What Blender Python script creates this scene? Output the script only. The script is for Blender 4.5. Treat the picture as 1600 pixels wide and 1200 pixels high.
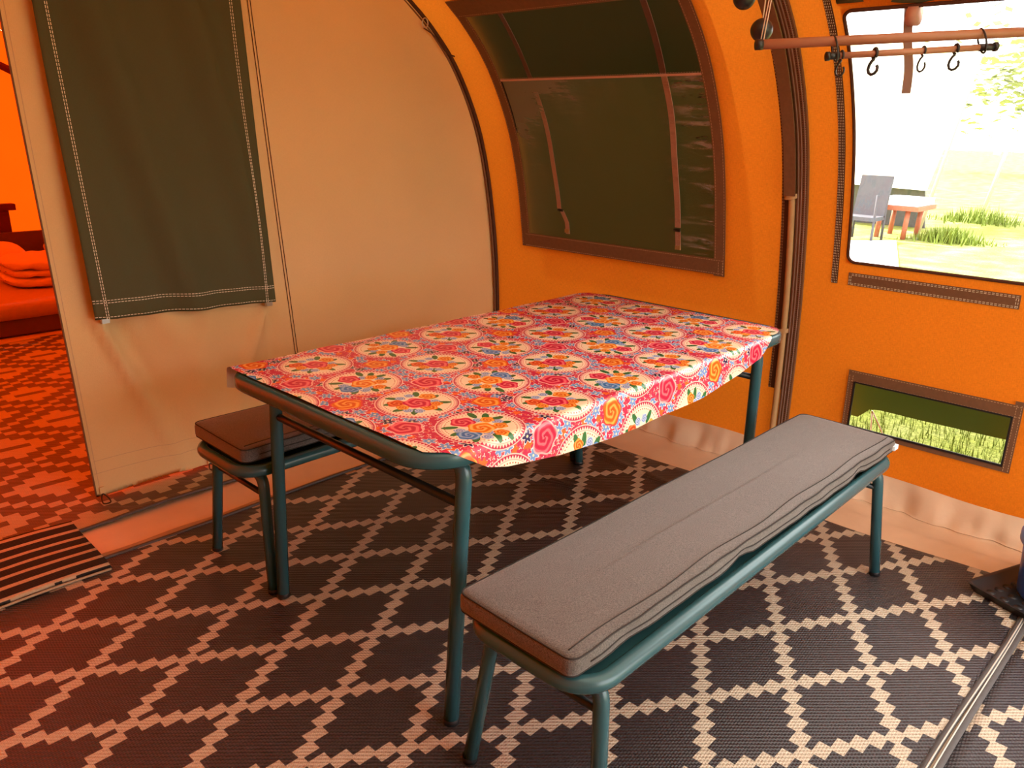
import bpy, bmesh, math, random
from mathutils import Vector, Matrix
random.seed(7)
S = bpy.context.scene
for o in list(bpy.data.objects): bpy.data.objects.remove(o)
COL = S.collection
PI = math.pi

# ------------------------------------------------------------------ camera, sky, sun, exposure
F_PX = 1236.765; YAW, PITCH, ROLL, CAM_H = map(math.radians, (43.32298, 18.10347, 1.05894, 0)); CAM_H = 1.38713
_fw = Vector((math.cos(YAW) * math.cos(PITCH), math.sin(YAW) * math.cos(PITCH), -math.sin(PITCH)))
_r = Vector((math.sin(YAW), -math.cos(YAW), 0)); _u = _r.cross(_fw)
R_ = _r * math.cos(ROLL) + _u * math.sin(ROLL); U_ = -_r * math.sin(ROLL) + _u * math.cos(ROLL)
cam = bpy.data.cameras.new('camera'); cam.sensor_width = 36; cam.lens = F_PX / 1600 * 36; cam.clip_start = 0.02; cam.clip_end = 300
co = bpy.data.objects.new('camera', cam); COL.objects.link(co)
M = Matrix((R_, U_, -_fw)).transposed().to_4x4(); M.translation = Vector((0, 0, CAM_H)); co.matrix_world = M
S.camera = co
W = bpy.data.worlds.new('world'); S.world = W; W.use_nodes = True
bg = W.node_tree.nodes['Background']; bg.inputs[0].default_value = (1.0, 0.98, 0.94, 1); bg.inputs[1].default_value = 6.5
sd = bpy.data.lights.new('sun', 'SUN'); sd.energy = 27.0; sd.angle = math.radians(1.5); sd.color = (1, 0.95, 0.86)
so = bpy.data.objects.new('sun', sd); COL.objects.link(so)
so.rotation_euler = Vector((0.10, 0.72, 0.69)).to_track_quat('Z', 'Y').to_euler(); so.location = (2, 12, 12)
S.view_settings.view_transform = 'Standard'; S.view_settings.look = 'None'; S.view_settings.gamma = 1
S.view_settings.use_curve_mapping = False; S.view_settings.exposure = 0.0
cy = S.cycles; cy.max_bounces = 10; cy.diffuse_bounces = 6; cy.transmission_bounces = 8; cy.transparent_max_bounces = 16; cy.sample_clamp_indirect = 8

def ray(px, py):
    return (_fw + R_ * ((px - 800) / F_PX) - U_ * ((py - 600) / F_PX))
def at(px, py, axis, val):
    """world point on the plane axis = val that the survey of the photograph gives for a pixel"""
    d = ray(px, py); o = Vector((0, 0, CAM_H)); return o + d * ((val - o[axis]) / d[axis])
def at_depth(px, py, dep):
    return Vector((0, 0, CAM_H)) + ray(px, py) * dep

# ------------------------------------------------------------------ object helpers
def link(name, me, mat=None, parent=None):
    o = bpy.data.objects.new(name, me); COL.objects.link(o)
    if mat is not None: me.materials.append(mat)
    if parent is not None: o.parent = parent
    return o
def mesh(name, verts, faces, mat=None, parent=None, smooth=True, uv=None):
    me = bpy.data.meshes.new(name); me.from_pydata([tuple(v) for v in verts], [], faces)
    if smooth: me.polygons.foreach_set('use_smooth', [True] * len(me.polygons))
    if uv is not None:
        l = me.uv_layers.new(name='UVMap'); vi = [0] * len(me.loops); me.loops.foreach_get('vertex_index', vi)
        l.data.foreach_set('uv', [c for i in vi for c in uv[i]])
    me.update()
    return link(name, me, mat, parent)
def empty(name, loc=(0, 0, 0), rz=0.0):
    o = bpy.data.objects.new(name, None); COL.objects.link(o); o.location = loc; o.rotation_euler = (0, 0, rz); o.empty_display_size = .1
    return o
def tag(o, label=None, cat=None, group=None, kind=None):
    if label: o['label'] = label
    if cat: o['category'] = cat
    if group: o['group'] = group
    if kind: o['kind'] = kind
    return o
class G:
    """collects geometry for one mesh object"""
    def __init__(s): s.v = []; s.f = []; s.uv = []
    def add(s, v, f, uv=None):
        b = len(s.v); s.v += [Vector(p) for p in v]; s.f += [tuple(i + b for i in q) for q in f]
        s.uv += uv if uv else [(p[0], p[1]) for p in v]; return s
    def box(s, c, d, rz=0.0, m=None):
        c = Vector(c); a = Matrix.Rotation(rz, 3, 'Z') if m is None else m
        v = [c + a @ Vector((x * d[0] / 2, y * d[1] / 2, z * d[2] / 2)) for x in (-1, 1) for y in (-1, 1) for z in (-1, 1)]
        return s.add(v, [(0, 1, 3, 2), (4, 6, 7, 5), (0, 4, 5, 1), (2, 3, 7, 6), (0, 2, 6, 4), (1, 5, 7, 3)])
    def tube(s, pts, r, n=12, closed=False, cap=True, prof=None):
        pts = [Vector(p) for p in pts]; N = len(pts); rs = r if isinstance(r, (list, tuple)) else [r] * N
        T = []
        for i in range(N):
            if closed: t = pts[(i + 1) % N] - pts[i - 1]
            else: t = pts[min(i + 1, N - 1)] - pts[max(i - 1, 0)]
            T.append(t.normalized())
        up = Vector((0, 0, 1)) if abs(T[0].z) < .9 else Vector((1, 0, 0))
        nrm = (up - T[0] * up.dot(T[0])).normalized(); v = []
        for i in range(N):
            if prof is not None: nrm = Vector((0, 0, 1))
            nrm = (nrm - T[i] * nrm.dot(T[i])).normalized(); b = T[i].cross(nrm)
            if prof is None:
                for k in range(n):
                    a = 2 * PI * k / n; v.append(pts[i] + (nrm * math.cos(a) + b * math.sin(a)) * rs[i])
            else:
                for (pa, pb) in prof: v.append(pts[i] + nrm * pb + b * pa)
        if prof is not None: n = len(prof)
        f = []
        for i in range(N if closed else N - 1):
            j = (i + 1) % N
            for k in range(n):
                f.append((i * n + k, i * n + (k + 1) % n, j * n + (k + 1) % n, j * n + k))
        if cap and not closed: f += [tuple(range(n - 1, -1, -1)), tuple(range((N - 1) * n, N * n))]
        return s.add(v, f)
    def lathe(s, prof, c=(0, 0, 0), n=32, m=None):
        c = Vector(c); v = []; f = []
        for (r, z) in prof:
            for k in range(n):
                p = Vector((r * math.cos(2 * PI * k / n), r * math.sin(2 * PI * k / n), z)); v.append(c + (m @ p if m else p))
        for i in range(len(prof) - 1):
            for k in range(n): f.append((i * n + k, i * n + (k + 1) % n, (i + 1) * n + (k + 1) % n, (i + 1) * n + k))
        return s.add(v, f)
    def grid(s, fn, nu, nv, uvfn=None, keep=None):
        v = []; uv = []; f = []
        for i in range(nu + 1):
            for j in range(nv + 1):
                a, b = i / nu, j / nv; v.append(fn(a, b)); uv.append(uvfn(a, b) if uvfn else (a, b))
        for i in range(nu):
            for j in range(nv):
                if keep and not keep((i + .5) / nu, (j + .5) / nv): continue
                f.append((i * (nv + 1) + j, (i + 1) * (nv + 1) + j, (i + 1) * (nv + 1) + j + 1, i * (nv + 1) + j + 1))
        return s.add(v, f, uv)
    def build(s, name, mat, parent=None, smooth=True, sharp=None):
        o = mesh(name, s.v, s.f, mat, parent, smooth, s.uv)
        if smooth and sharp is not None:
            o.data.set_sharp_from_angle(angle=math.radians(sharp))
        return o
def bend(pts, rad, n=6):
    """round the corners of an open polyline"""
    pts = [Vector(p) for p in pts]; out = [pts[0]]
    for i in range(1, len(pts) - 1):
        p = pts[i]; a = (pts[i - 1] - p); b = (pts[i + 1] - p); la, lb = a.length, b.length
        d = min(rad, la * .49, lb * .49); a.normalize(); b.normalize()
        A, B = p + a * d, p + b * d
        for k in range(n + 1):
            t = k / n; out.append(A * (1 - t) ** 2 + p * 2 * t * (1 - t) + B * t * t)
    return out + [pts[-1]]
def rrect(x0, x1, y0, y1, r, z, n=8):
    out = []
    for cx, cyy, a0 in ((x1 - r, y1 - r, 0), (x0 + r, y1 - r, PI / 2), (x0 + r, y0 + r, PI), (x1 - r, y0 + r, 1.5 * PI)):
        for k in range(n + 1):
            a = a0 + PI / 2 * k / n; out.append(Vector((cx + r * math.cos(a), cyy + r * math.sin(a), z)))
    return out
def interp(xs, ys, x):
    if x <= xs[0]: return ys[0]
    for i in range(len(xs) - 1):
        if x <= xs[i + 1]:
            t = (x - xs[i]) / (xs[i + 1] - xs[i]); return ys[i] + (ys[i + 1] - ys[i]) * t
    return ys[-1]
def smooth01(t): t = max(0., min(1., t)); return t * t * (3 - 2 * t)

# ------------------------------------------------------------------ material helpers
class E:
    """a tiny expression language over shader math nodes"""
    def __init__(s, nt, k): s.nt = nt; s.k = k
    def _m(s, op, *a):
        n = s.nt.nodes.new('ShaderNodeMath'); n.operation = op
        for i, x in enumerate((s,) + a):
            k = x.k if isinstance(x, E) else x
            if isinstance(k, (int, float)): n.inputs[i].default_value = float(k)
            else: s.nt.links.new(k, n.inputs[i])
        return E(s.nt, n.outputs[0])
    def __add__(s, o): return s._m('ADD', o)
    __radd__ = __add__
    def __sub__(s, o): return s._m('SUBTRACT', o)
    def __rsub__(s, o): return E(s.nt, float(o))._m('SUBTRACT', s)
    def __mul__(s, o): return s._m('MULTIPLY', o)
    __rmul__ = __mul__
    def __truediv__(s, o): return s._m('DIVIDE', o)
    def __lt__(s, o): return s._m('LESS_THAN', o)
    def __gt__(s, o): return s._m('GREATER_THAN', o)
    def floor(s): return s._m('FLOOR')
    def fmod(s, o): return s._m('FLOORED_MODULO', o)
    def abs(s): return s._m('ABSOLUTE')
    def sqrt(s): return s._m('SQRT')
    def sin(s): return s._m('SINE')
    def cos(s): return s._m('COSINE')
    def atan2(s, o): return s._m('ARCTAN2', o)
    def max(s, o): return s._m('MAXIMUM', o)
    def min(s, o): return s._m('MINIMUM', o)
    def eq0(s): return s.abs() < 0.5
class Mat:
    def __init__(s, name):
        s.m = bpy.data.materials.new(name); s.m.use_nodes = True; s.nt = s.m.node_tree; s.p = s.nt.nodes['Principled BSDF']; s.out = s.nt.nodes['Material Output']
    def n(s, t, **kw):
        n = s.nt.nodes.new('ShaderNode' + t)
        for k, v in kw.items(): setattr(n, k, v)
        return n
    def L(s, a, b): s.nt.links.new(a, b)
    def set(s, col=None, rough=None, spec=None, metal=None, sheen=None, coat=None):
        I = s.p.inputs
        if col is not None:
            if isinstance(col, tuple): I['Base Color'].default_value = (*col, 1)
            else: s.L(col, I['Base Color'])
        if rough is not None: I['Roughness'].default_value = rough
        if spec is not None: I['Specular IOR Level'].default_value = spec
        if metal is not None: I['Metallic'].default_value = metal
        if sheen is not None: I['Sheen Weight'].default_value = sheen
        if coat is not None: I['Coat Weight'].default_value = coat
        return s
    def coord(s, which='Object'): return s.n('TexCoord').outputs[which]
    def xyz(s, v):
        x = s.n('SeparateXYZ'); s.L(v, x.inputs[0]); return [E(s.nt, x.outputs[i]) for i in range(3)]
    def noise(s, v, scale, detail=3, rough=.5, sc=None):
        if sc:
            mp = s.n('Mapping'); mp.inputs['Scale'].default_value = sc; s.L(v, mp.inputs[0]); v = mp.outputs[0]
        t = s.n('TexNoise'); t.inputs['Scale'].default_value = scale; t.inputs['Detail'].default_value = detail; t.inputs['Roughness'].default_value = rough
        s.L(v, t.inputs[0]); return E(s.nt, t.outputs[0])
    def mix(s, f, a, b):
        n = s.n('Mix', data_type='RGBA', clamp_factor=True)
        if isinstance(f, E): f = f.k
        for k, i in ((f, 0), (a, 6), (b, 7)):
            if isinstance(k, (int, float)): n.inputs[i].default_value = k
            elif isinstance(k, tuple): n.inputs[i].default_value = (*k, 1)
            else: s.L(k, n.inputs[i])
        return n.outputs[2]
    def scale_col(s, col, f):
        n = s.n('VectorMath', operation='SCALE')
        if isinstance(col, tuple): n.inputs[0].default_value = col
        else: s.L(col, n.inputs[0])
        if isinstance(f, E): s.L(f.k, n.inputs['Scale'])
        else: n.inputs['Scale'].default_value = f
        return n.outputs[0]
    def bump(s, h, strength=.3, dist=.002, to=None):
        b = s.n('Bump'); b.inputs['Strength'].default_value = strength; b.inputs['Distance'].default_value = dist
        s.L(h.k if isinstance(h, E) else h, b.inputs['Height']); s.L(b.outputs[0], (to or s.p.inputs['Normal'])); return b.outputs[0]

def plain(name, col, rough=.5, spec=.5, metal=0, var=.12, nscale=30, bumps=0.0, bdist=.001, **kw):
    m = Mat(name); c = m.coord(); nz = m.noise(c, nscale, 3)
    m.set(m.scale_col(col, nz * (2 * var) + (1 - var)), rough, spec, metal, **kw)
    if bumps: m.bump(m.noise(c, nscale * 4, 2), bumps, bdist)
    return m.m
def canvas(name, col, tcol, tmix, weave=1.0, wr=0.0, scale=1.0):
    """woven tent cloth: diffuse plus light let through"""
    m = Mat(name); uv = m.coord('UV')
    a = m.noise(uv, 1, 2, .6, (60 * scale, 420 * scale, 1)); b = m.noise(uv, 1, 2, .6, (420 * scale, 60 * scale, 1)); big = m.noise(uv, 2.2, 3)
    v = (a + b) * (.42 * weave) + (1 - .42 * weave) + (big - .5) * .14
    m.set(m.scale_col(col, v), .85, .08)
    tr = m.n('BsdfTranslucent'); m.L(m.scale_col(tcol, v), tr.inputs[0])
    h = a + b
    if wr: h = h + m.noise(uv, 5, 3) * wr
    nb = m.bump(h, .25, .003)
    mx = m.n('MixShader'); mx.inputs[0].default_value = tmix; m.L(m.p.outputs[0], mx.inputs[1]); m.L(tr.outputs[0], mx.inputs[2]); m.L(mx.outputs[0], m.out.inputs[0])
    return m.m

ORANGE = canvas('orange_canvas', (0.64, 0.155, 0.007), (0.95, 0.29, 0.02), 0.040)
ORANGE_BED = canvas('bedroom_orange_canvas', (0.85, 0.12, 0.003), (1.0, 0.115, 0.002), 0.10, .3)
TAN = canvas('tan_canvas', (0.72, 0.50, 0.235), (0.62, 0.36, 0.12), 0.03, .25, scale=1.4)
OLIVE = canvas('olive_canvas', (0.088, 0.088, 0.042), (0.10, 0.09, 0.02), 0.05, .3, scale=1.6)
OLIVE_OUT = canvas('olive_outer_cover', (0.075, 0.068, 0.028), (0.10, 0.09, 0.02), 0.03, .3)
BROWN = plain('brown_webbing', (0.165, 0.078, 0.036), .75, .25, var=.2, nscale=60, bumps=.3)
BROWN_DK = plain('dark_brown_webbing', (0.075, 0.028, 0.014), .75, .25, var=.2, nscale=60, bumps=.3)
PINKTAPE = plain('pinkish_brown_strap', (0.50, 0.27, 0.20), .7, .3, nscale=80, bumps=.3)
POLE_TAN = plain('tan_pole_sleeve', (0.42, 0.24, 0.10), .55, .4)
THREAD = plain('pale_thread', (0.78, 0.70, 0.50), .8, .1)
THREAD_BR = plain('light_brown_thread', (0.55, 0.36, 0.20), .8, .1)
TEAL = plain('teal_paint', (0.026, 0.092, 0.110), .27, .5, var=.06, nscale=12)
TEAL_DK = plain('dark_bar_paint', (0.010, 0.018, 0.020), .4, .5, var=.06, nscale=12)
TOPWOOD = plain('table_board', (0.06, 0.05, 0.04), .6)
BLACKP = plain('black_plastic', (0.012, 0.011, 0.012), .4, .5, var=.1)
METAL = plain('steel', (0.55, 0.52, 0.5), .3, .5, metal=.9, var=.05)
WOODROD = plain('reddish_rod', (0.36, 0.155, 0.085), .45, .5, var=.15, nscale=15)
LAB = plain('white_tag', (0.8, 0.85, 0.9), .6, .2, var=.03)
CORDM = plain('pale_cord', (0.75, 0.62, 0.5), .8, .1)

# ------------------------------------------------------------------ the tunnel section
PROF = [(3.055, 0.0), (3.055, .3), (3.045, .6), (3.02, .853), (2.968, 1.15), (2.89, 1.40), (2.761, 1.632), (2.622, 1.788), (2.474, 1.906), (2.336, 1.99),
        (2.10, 2.10), (1.80, 2.20), (1.40, 2.28), (1.0, 2.325), (.5, 2.34)]
def catmull(P, n):
    out = []
    for i in range(len(P) - 1):
        p0 = Vector(P[max(i - 1, 0)]); p1 = Vector(P[i]); p2 = Vector(P[i + 1]); p3 = Vector(P[min(i + 2, len(P) - 1)])
        for k in range(n):
            t = k / n; out.append(.5 * ((2 * p1) + (p2 - p0) * t + (2 * p0 - 5 * p1 + 4 * p2 - p3) * t * t + (3 * p1 - p0 - 3 * p2 + p3) * t ** 3))
    out.append(Vector(P[-1])); return out
PS = catmull(PROF, 6)
ARC = [0.0]
for _a, _b in zip(PS[:-1], PS[1:]): ARC.append(ARC[-1] + (_b - _a).length)
PX = [p.x for p in PS]; PZ = [p.y for p in PS]
def s_of_z(z): return interp(PZ, ARC, z)
def px_of_z(z): return interp(PZ, PX, z)
def wall_pt(y, s, off=0.0):
    x = interp(ARC, PX, s); z = interp(ARC, PZ, s); e = .01
    tx = interp(ARC, PX, s + e) - interp(ARC, PX, s - e); tz = interp(ARC, PZ, s + e) - interp(ARC, PZ, s - e); l = math.hypot(tx, tz)
    return Vector((x - off * tz / l, y, z + off * tx / l))
def wall_z(y, z, off=0.0): return wall_pt(y, s_of_z(z), off)
def patch(g, ya, yb, za, zb, off, th, ny=1, ns=None, yc=None, yd=None):
    """curved strip on the wall between ya..yb at the bottom (yc..yd at the top) and za..zb, off..off+th proud of the cloth"""
    s0, s1 = s_of_z(za), s_of_z(zb); yc = ya if yc is None else yc; yd = yb if yd is None else yd
    ns = ns or max(1, int((s1 - s0) / .05))
    def P(o): return lambda a, b: wall_pt((ya + (yc - ya) * b) * (1 - a) + (yb + (yd - yb) * b) * a, s0 + (s1 - s0) * b, o)
    uvf = lambda a, b: (ya + (yb - ya) * a, s0 + (s1 - s0) * b)
    g.grid(P(off + th), ny, ns, uvf)
    if th > 0:
        v = []; f = []
        loop = [(a / ny, 0) for a in range(ny + 1)] + [(1, b / ns) for b in range(1, ns + 1)] + [(1 - a / ny, 1) for a in range(1, ny + 1)] + [(0, 1 - b / ns) for b in range(1, ns)]
        for (a, b) in loop: v += [P(off)(a, b), P(off + th)(a, b)]
        n = len(loop)
        for i in range(n): f.append((2 * i, 2 * ((i + 1) % n), 2 * ((i + 1) % n) + 1, 2 * i + 1))
        g.add(v, f)
    return g
def stitch_wall(g, ya, za, yb, zb, off, dash=.008, gap=.004, w=.0016):
    sa, sb = s_of_z(za), s_of_z(zb); L = math.hypot(yb - ya, sb - sa); n = max(1, int(L / (dash + gap)))
    dy, ds = (yb - ya) / L, (sb - sa) / L; py, ps = -ds * w / 2, dy * w / 2
    for i in range(n):
        t0 = i * (dash + gap); t1 = t0 + dash; q = []
        for t, k in ((t0, -1), (t1, -1), (t1, 1), (t0, 1)): q.append(wall_pt(ya + dy * t + py * k, sa + ds * t + ps * k, off))
        g.add(q, [(0, 1, 2, 3)])
def stitch(g, A, B, nrm, dash=.008, gap=.004, w=.0016):
    A, B, nrm = Vector(A), Vector(B), Vector(nrm); d = (B - A); L = d.length; d.normalize(); p = d.cross(nrm).normalized() * w / 2
    for i in range(int(L / (dash + gap))):
        a = A + d * i * (dash + gap); b = a + d * dash; g.add([a - p, b - p, b + p, a + p], [(0, 1, 2, 3)])

# ------------------------------------------------------------------ room shell
Y_FRONT, Y_PART, Y_BACK = -1.35, 3.0, 7.9
W1 = (1.665, 2.76, .855, 1.835); W2 = (-.75, 1.125, .925, 1.745); W3 = (.497, 1.052, .275, .47)
def sheet(name, ya, yb, sa, sb, holes, mat, flip=False):
    ys = sorted({ya, yb} | {y for h in holes for y in h[:2]}); ss = sorted({sa, sb} | {s for h in holes for s in (s_of_z(h[2]), s_of_z(h[3]))})
    def fill(l, d):
        out = []
        for a, b in zip(l[:-1], l[1:]):
            n = max(1, int(math.ceil((b - a) / d))); out += [a + (b - a) * k / n for k in range(n)]
        return out + [l[-1]]
    ys, ss = fill(ys, .12), fill(ss, .05); v = []; uv = []; f = []
    for y in ys:
        for s in ss: p = wall_pt(y, s); v.append(Vector((1.0 - p.x, p.y, p.z)) if flip else p); uv.append((y, s))
    for i in range(len(ys) - 1):
        for j in range(len(ss) - 1):
            cyy, cs = (ys[i] + ys[i + 1]) / 2, (ss[j] + ss[j + 1]) / 2
            if any(h[0] < cyy < h[1] and s_of_z(h[2]) < cs < s_of_z(h[3]) for h in holes): continue
            n = len(ss); f.append((i * n + j, (i + 1) * n + j, (i + 1) * n + j + 1, i * n + j + 1))
    return tag(mesh(name, v, f, mat, None, True, uv), kind='structure')
S_SK = s_of_z(.105); S_ROOF = s_of_z(1.96); S_TOP = ARC[-1]
o = sheet('wall_right', Y_FRONT, Y_PART, S_SK, S_ROOF, [W1, W2, W3], ORANGE); tag(o, 'curved orange canvas side wall of the tent with windows')
SAND_TOPLIGHT = canvas('sand_toplight_canvas', (.74, .66, .52), (.85, .75, .58), .20, .2)  # pale translucent cloth for the unseen front roof, added for neutral top light
Y_TOPLIGHT = .85
for fl, half in ((False, 'window half'), (True, 'camera half')):
    o = sheet('ceiling', Y_TOPLIGHT, Y_PART, S_ROOF, S_TOP, [], ORANGE, fl); tag(o, 'orange canvas roof over the dining table, ' + half)
    o = sheet('ceiling', Y_FRONT, Y_TOPLIGHT, S_ROOF, S_TOP, [], SAND_TOPLIGHT if not fl else ORANGE, fl); tag(o, 'unseen canvas roof panel over the entrance, ' + half)
o = sheet('wall_left', Y_FRONT, Y_PART, 0, S_ROOF, [], ORANGE, True); tag(o, 'orange canvas side wall behind the camera')
o = sheet('wall_bedroom', Y_PART, Y_BACK, 0, S_TOP, [], ORANGE_BED); tag(o, 'glowing orange canvas shell of the sleeping compartment')
o = sheet('wall_bedroom', Y_PART, Y_BACK, 0, S_TOP, [], ORANGE_BED, True); tag(o, 'glowing orange canvas shell of the sleeping compartment, other half')
def section(name, y, xa, xb, mat, keep=None, nx=40, nz=24):
    def fn(a, b):
        x = xa + (xb - xa) * a; q = x if x >= .5 else 1.0 - x
        z = 2.34 if q <= .5 else interp(PX[::-1], PZ[::-1], q)
        return Vector((x, y, max(z, .3) * b))
    g = G(); g.grid(fn, nx, nz, lambda a, b: (xa + (xb - xa) * a, 2.3 * b), keep); return tag(g.build(name, mat), kind='structure')
tag(section('wall_back', Y_BACK, -2.055, 3.055, ORANGE_BED), 'sunlit orange end wall behind the bed')
# front wall with a wide open doorway
def kf(a, b):
    x = -2.055 + 5.11 * a; return not (.75 < x < 2.9 and b < .88)
tag(section('wall_front', Y_FRONT, -2.055, 3.055, ORANGE, kf, 50, 25), 'orange canvas front wall around an open doorway')
# ground sheet
FLOORM = Mat('beige_groundsheet'); c = FLOORM.coord(); nz = FLOORM.noise(c, 6, 4)
FLOORM.set(FLOORM.scale_col((.72, .54, .37), nz * .3 + .85), .34, .4); FLOORM.bump(FLOORM.noise(c, 9, 4) + FLOORM.noise(c, 2.5, 2) * 2, .5, .012)
SKIRTM = FLOORM.m
g = G(); g.grid(lambda a, b: Vector((-2.055 + 5.11 * a, Y_FRONT + (Y_BACK - Y_FRONT) * b, 0)), 10, 20)
tag(g.build('floor', SKIRTM), 'beige plastic groundsheet of the tent', kind='structure')
# plastic skirt that joins ground sheet and wall
def skirt(a, b):
    y = Y_FRONT + (Y_PART - Y_FRONT) * a
    w = .010 * math.sin(y * 17) + .006 * math.sin(y * 41 + 1) + .004 * math.sin(y * 83)
    if b < .35: t = b / .35; return Vector((2.90 + (.105 + w) * t, y, .001 + .004 * math.sin(y * 23 + 2) ** 2 * t))
    t = (b - .35) / .65; return Vector((3.005 + w * (1 - t) + .050 * t ** .7 - .008 * math.sin(PI * t) * math.sin(y * 29), y, .003 + .108 * t + .006 * math.sin(y * 9) * t))
g = G(); g.grid(skirt, 260, 14); tag(g.build('baseboard_right', SKIRTM), 'beige plastic mud skirt along the foot of the orange wall', kind='structure')
g = G(); g.tube([skirt(a / 200, .36) + Vector((-.001, 0, .002)) for a in range(201)], .0022, 6); o = g.build('crease', SKIRTM, bpy.data.objects['baseboard_right'])

# ------------------------------------------------------------------ partition (tan cloth wall with doorway)
XL = lambda z: .895 - .030 * z
def fold(x, z, x0, z0, dx, dz, w, amp, fall):
    """soft ridge running from (x0,z0) along (dx,dz)"""
    amp *= 2.4; w *= .85; l = math.hypot(dx, dz); dx, dz = dx / l, dz / l; t = (x - x0) * dx + (z - z0) * dz; d = (x - x0) * dz - (z - z0) * dx
    if t < -.03: return 0
    return amp * math.exp(-(d / (w * (1 + 1.6 * max(t, 0)))) ** 2) * math.exp(-max(t, 0) / fall) * smooth01((t + .03) / .06)
def part_y(x, z):
    y = Y_PART
    y -= fold(x, z, .985, .70, .22, -.55, .020, .022, .5) - fold(x, z, 1.05, .70, .22, -.55, .03, .014, .5)
    y -= fold(x, z, 1.66, .67, -.25, -.6, .022, .018, .4) + fold(x, z, 1.67, .66, .0, -.6, .018, -.010, .4)
    y -= fold(x, z, 1.40, .70, -.1, -.6, .05, .010, .4) + fold(x, z, 1.2, .72, .25, -.5, .05, .012, .4)
    y -= .008 * math.sin(x * 9 + z * 2.5) * smooth01((1.8 - x) / .2)
    y += .010 * math.sin(z * 2.2) * smooth01((x - 1.8) / .5)
    return y
def part(a, b):
    z0 = .035 if a < .0 else 0
    zb = 2.3 * b; xl = XL(zb); xr = px_of_z(zb) if zb < 2.3 else 1.2
    if zb > 2.3: xr = 1.2
    x = xl + (xr - xl) * a; z = zb
    if b == 0: z = .045 - .03 * smooth01((x - .9) / .5)
    return Vector((x, part_y(x, z), z))
g = G(); g.grid(part, 110, 110, lambda a, b: (2.2 * a, 2.3 * b)); wp = tag(g.build('wall_divider', TAN), 'tan cloth partition between dining and sleeping space', kind='structure')
# the other side of the doorway, behind the camera's left edge
g = G(); g.grid(lambda a, b: Vector((-2.05 + 1.35 * a + .0 * b, Y_PART, (.5 + .0) * 0 + 1.7 * b)), 8, 8); tag(g.build('wall_divider', TAN), 'tan cloth partition on the far side of the doorway', kind='structure')
# hems, seam tapes of the partition
g = G(); g.tube([Vector((XL(z), part_y(XL(z), z) - .001, z)) for z in [.03 + 2.2 * k / 60 for k in range(61)]], .0035, 6); g.build('edge_binding', BROWN, wp)
def vline(g, xf, z0, z1, off, n=60, w=.004):
    v = []; f = []
    for k in range(n + 1):
        z = z0 + (z1 - z0) * k / n; x = xf(z); y = part_y(x, z) - off; v += [(x - w / 2, y, z), (x + w / 2, y, z)]
    for k in range(n): f.append((2 * k, 2 * k + 1, 2 * k + 3, 2 * k + 2))
    g.add(v, f)
SEAMX = lambda z: 1.815 - .072 * z
g = G(); vline(g, lambda z: SEAMX(z) + .010, .0, 2.2, .002, w=.0035); vline(g, lambda z: SEAMX(z) - .002, .0, 2.2, .002, w=.0035); g.build('seam', BROWN_DK, wp)
g = G(); vline(g, lambda z: XL(z) + .016, .05, 2.2, .0015, w=.002)
for zz in (.115, .165):
    v = []; f = []
    for k in range(41):
        x = .90 + .88 * k / 40; z = zz - .02 * smooth01((x - .9) / .5); v += [(x, part_y(x, z) - .0018, z - .001), (x, part_y(x, z) - .0018, z + .001)]
    for k in range(40): f.append((2 * k, 2 * k + 2, 2 * k + 3, 2 * k + 1))
    g.add(v, f)
g.build('stitching', THREAD_BR, wp)
def toggle_loop(x, z, parent):
    g = G(); g.box((x, part_y(x, z) - .005, z + .006), (.016, .008, .026)); t = g.build('hem_tab', TAN, parent, False)
    pts = [Vector((x + .013 * math.sin(a) * (1 - .4 * math.cos(a)), part_y(x, z) - .01 - .022 * (1 - math.cos(a)), z - .008 - .016 * (1 - math.cos(a)))) for a in [2 * PI * k / 24 for k in range(24)]]
    for p in pts: p.z = max(p.z, .009)
    g = G(); g.tube(pts, .0028, 6, closed=True); g.build('elastic_loop', BLACKP, parent)
toggle_loop(.915, .040, wp); toggle_loop(1.345, .030, wp)

# piping where the partition meets the curved wall
g = G(); g.tube([wall_pt(Y_PART - .006, s, .006) for s in [S_SK * .2 + (S_TOP - .4) * k / 90 for k in range(91)]], .011, 8)
t2 = tag(g.build('trim_2', BROWN_DK), 'dark brown piping along the arch where partition meets wall', kind='structure')
g = G(); g.tube([wall_pt(Y_PART - .004, s, .024) for s in [S_SK * .2 + (S_TOP - .4) * k / 90 for k in range(91)]], .006, 8); g.build('piping', BROWN, t2)
p = at(662, 36, 1, Y_PART - .02); g = G()
g.tube([p + Vector((.016 * math.sin(a), -.01, .02 * math.cos(a))) for a in [2 * PI * k / 20 for k in range(20)]], .003, 6, closed=True); g.build('ring', METAL, t2)
g = G(); g.tube(bend([p + Vector((0, 0, -.02)), p + Vector((.05, -.02, -.05)), p + Vector((.11, -.03, -.12)), p + Vector((.16, -.03, -.13))], .04), .003, 6); g.build('cord_end', BROWN_DK, t2)

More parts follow.
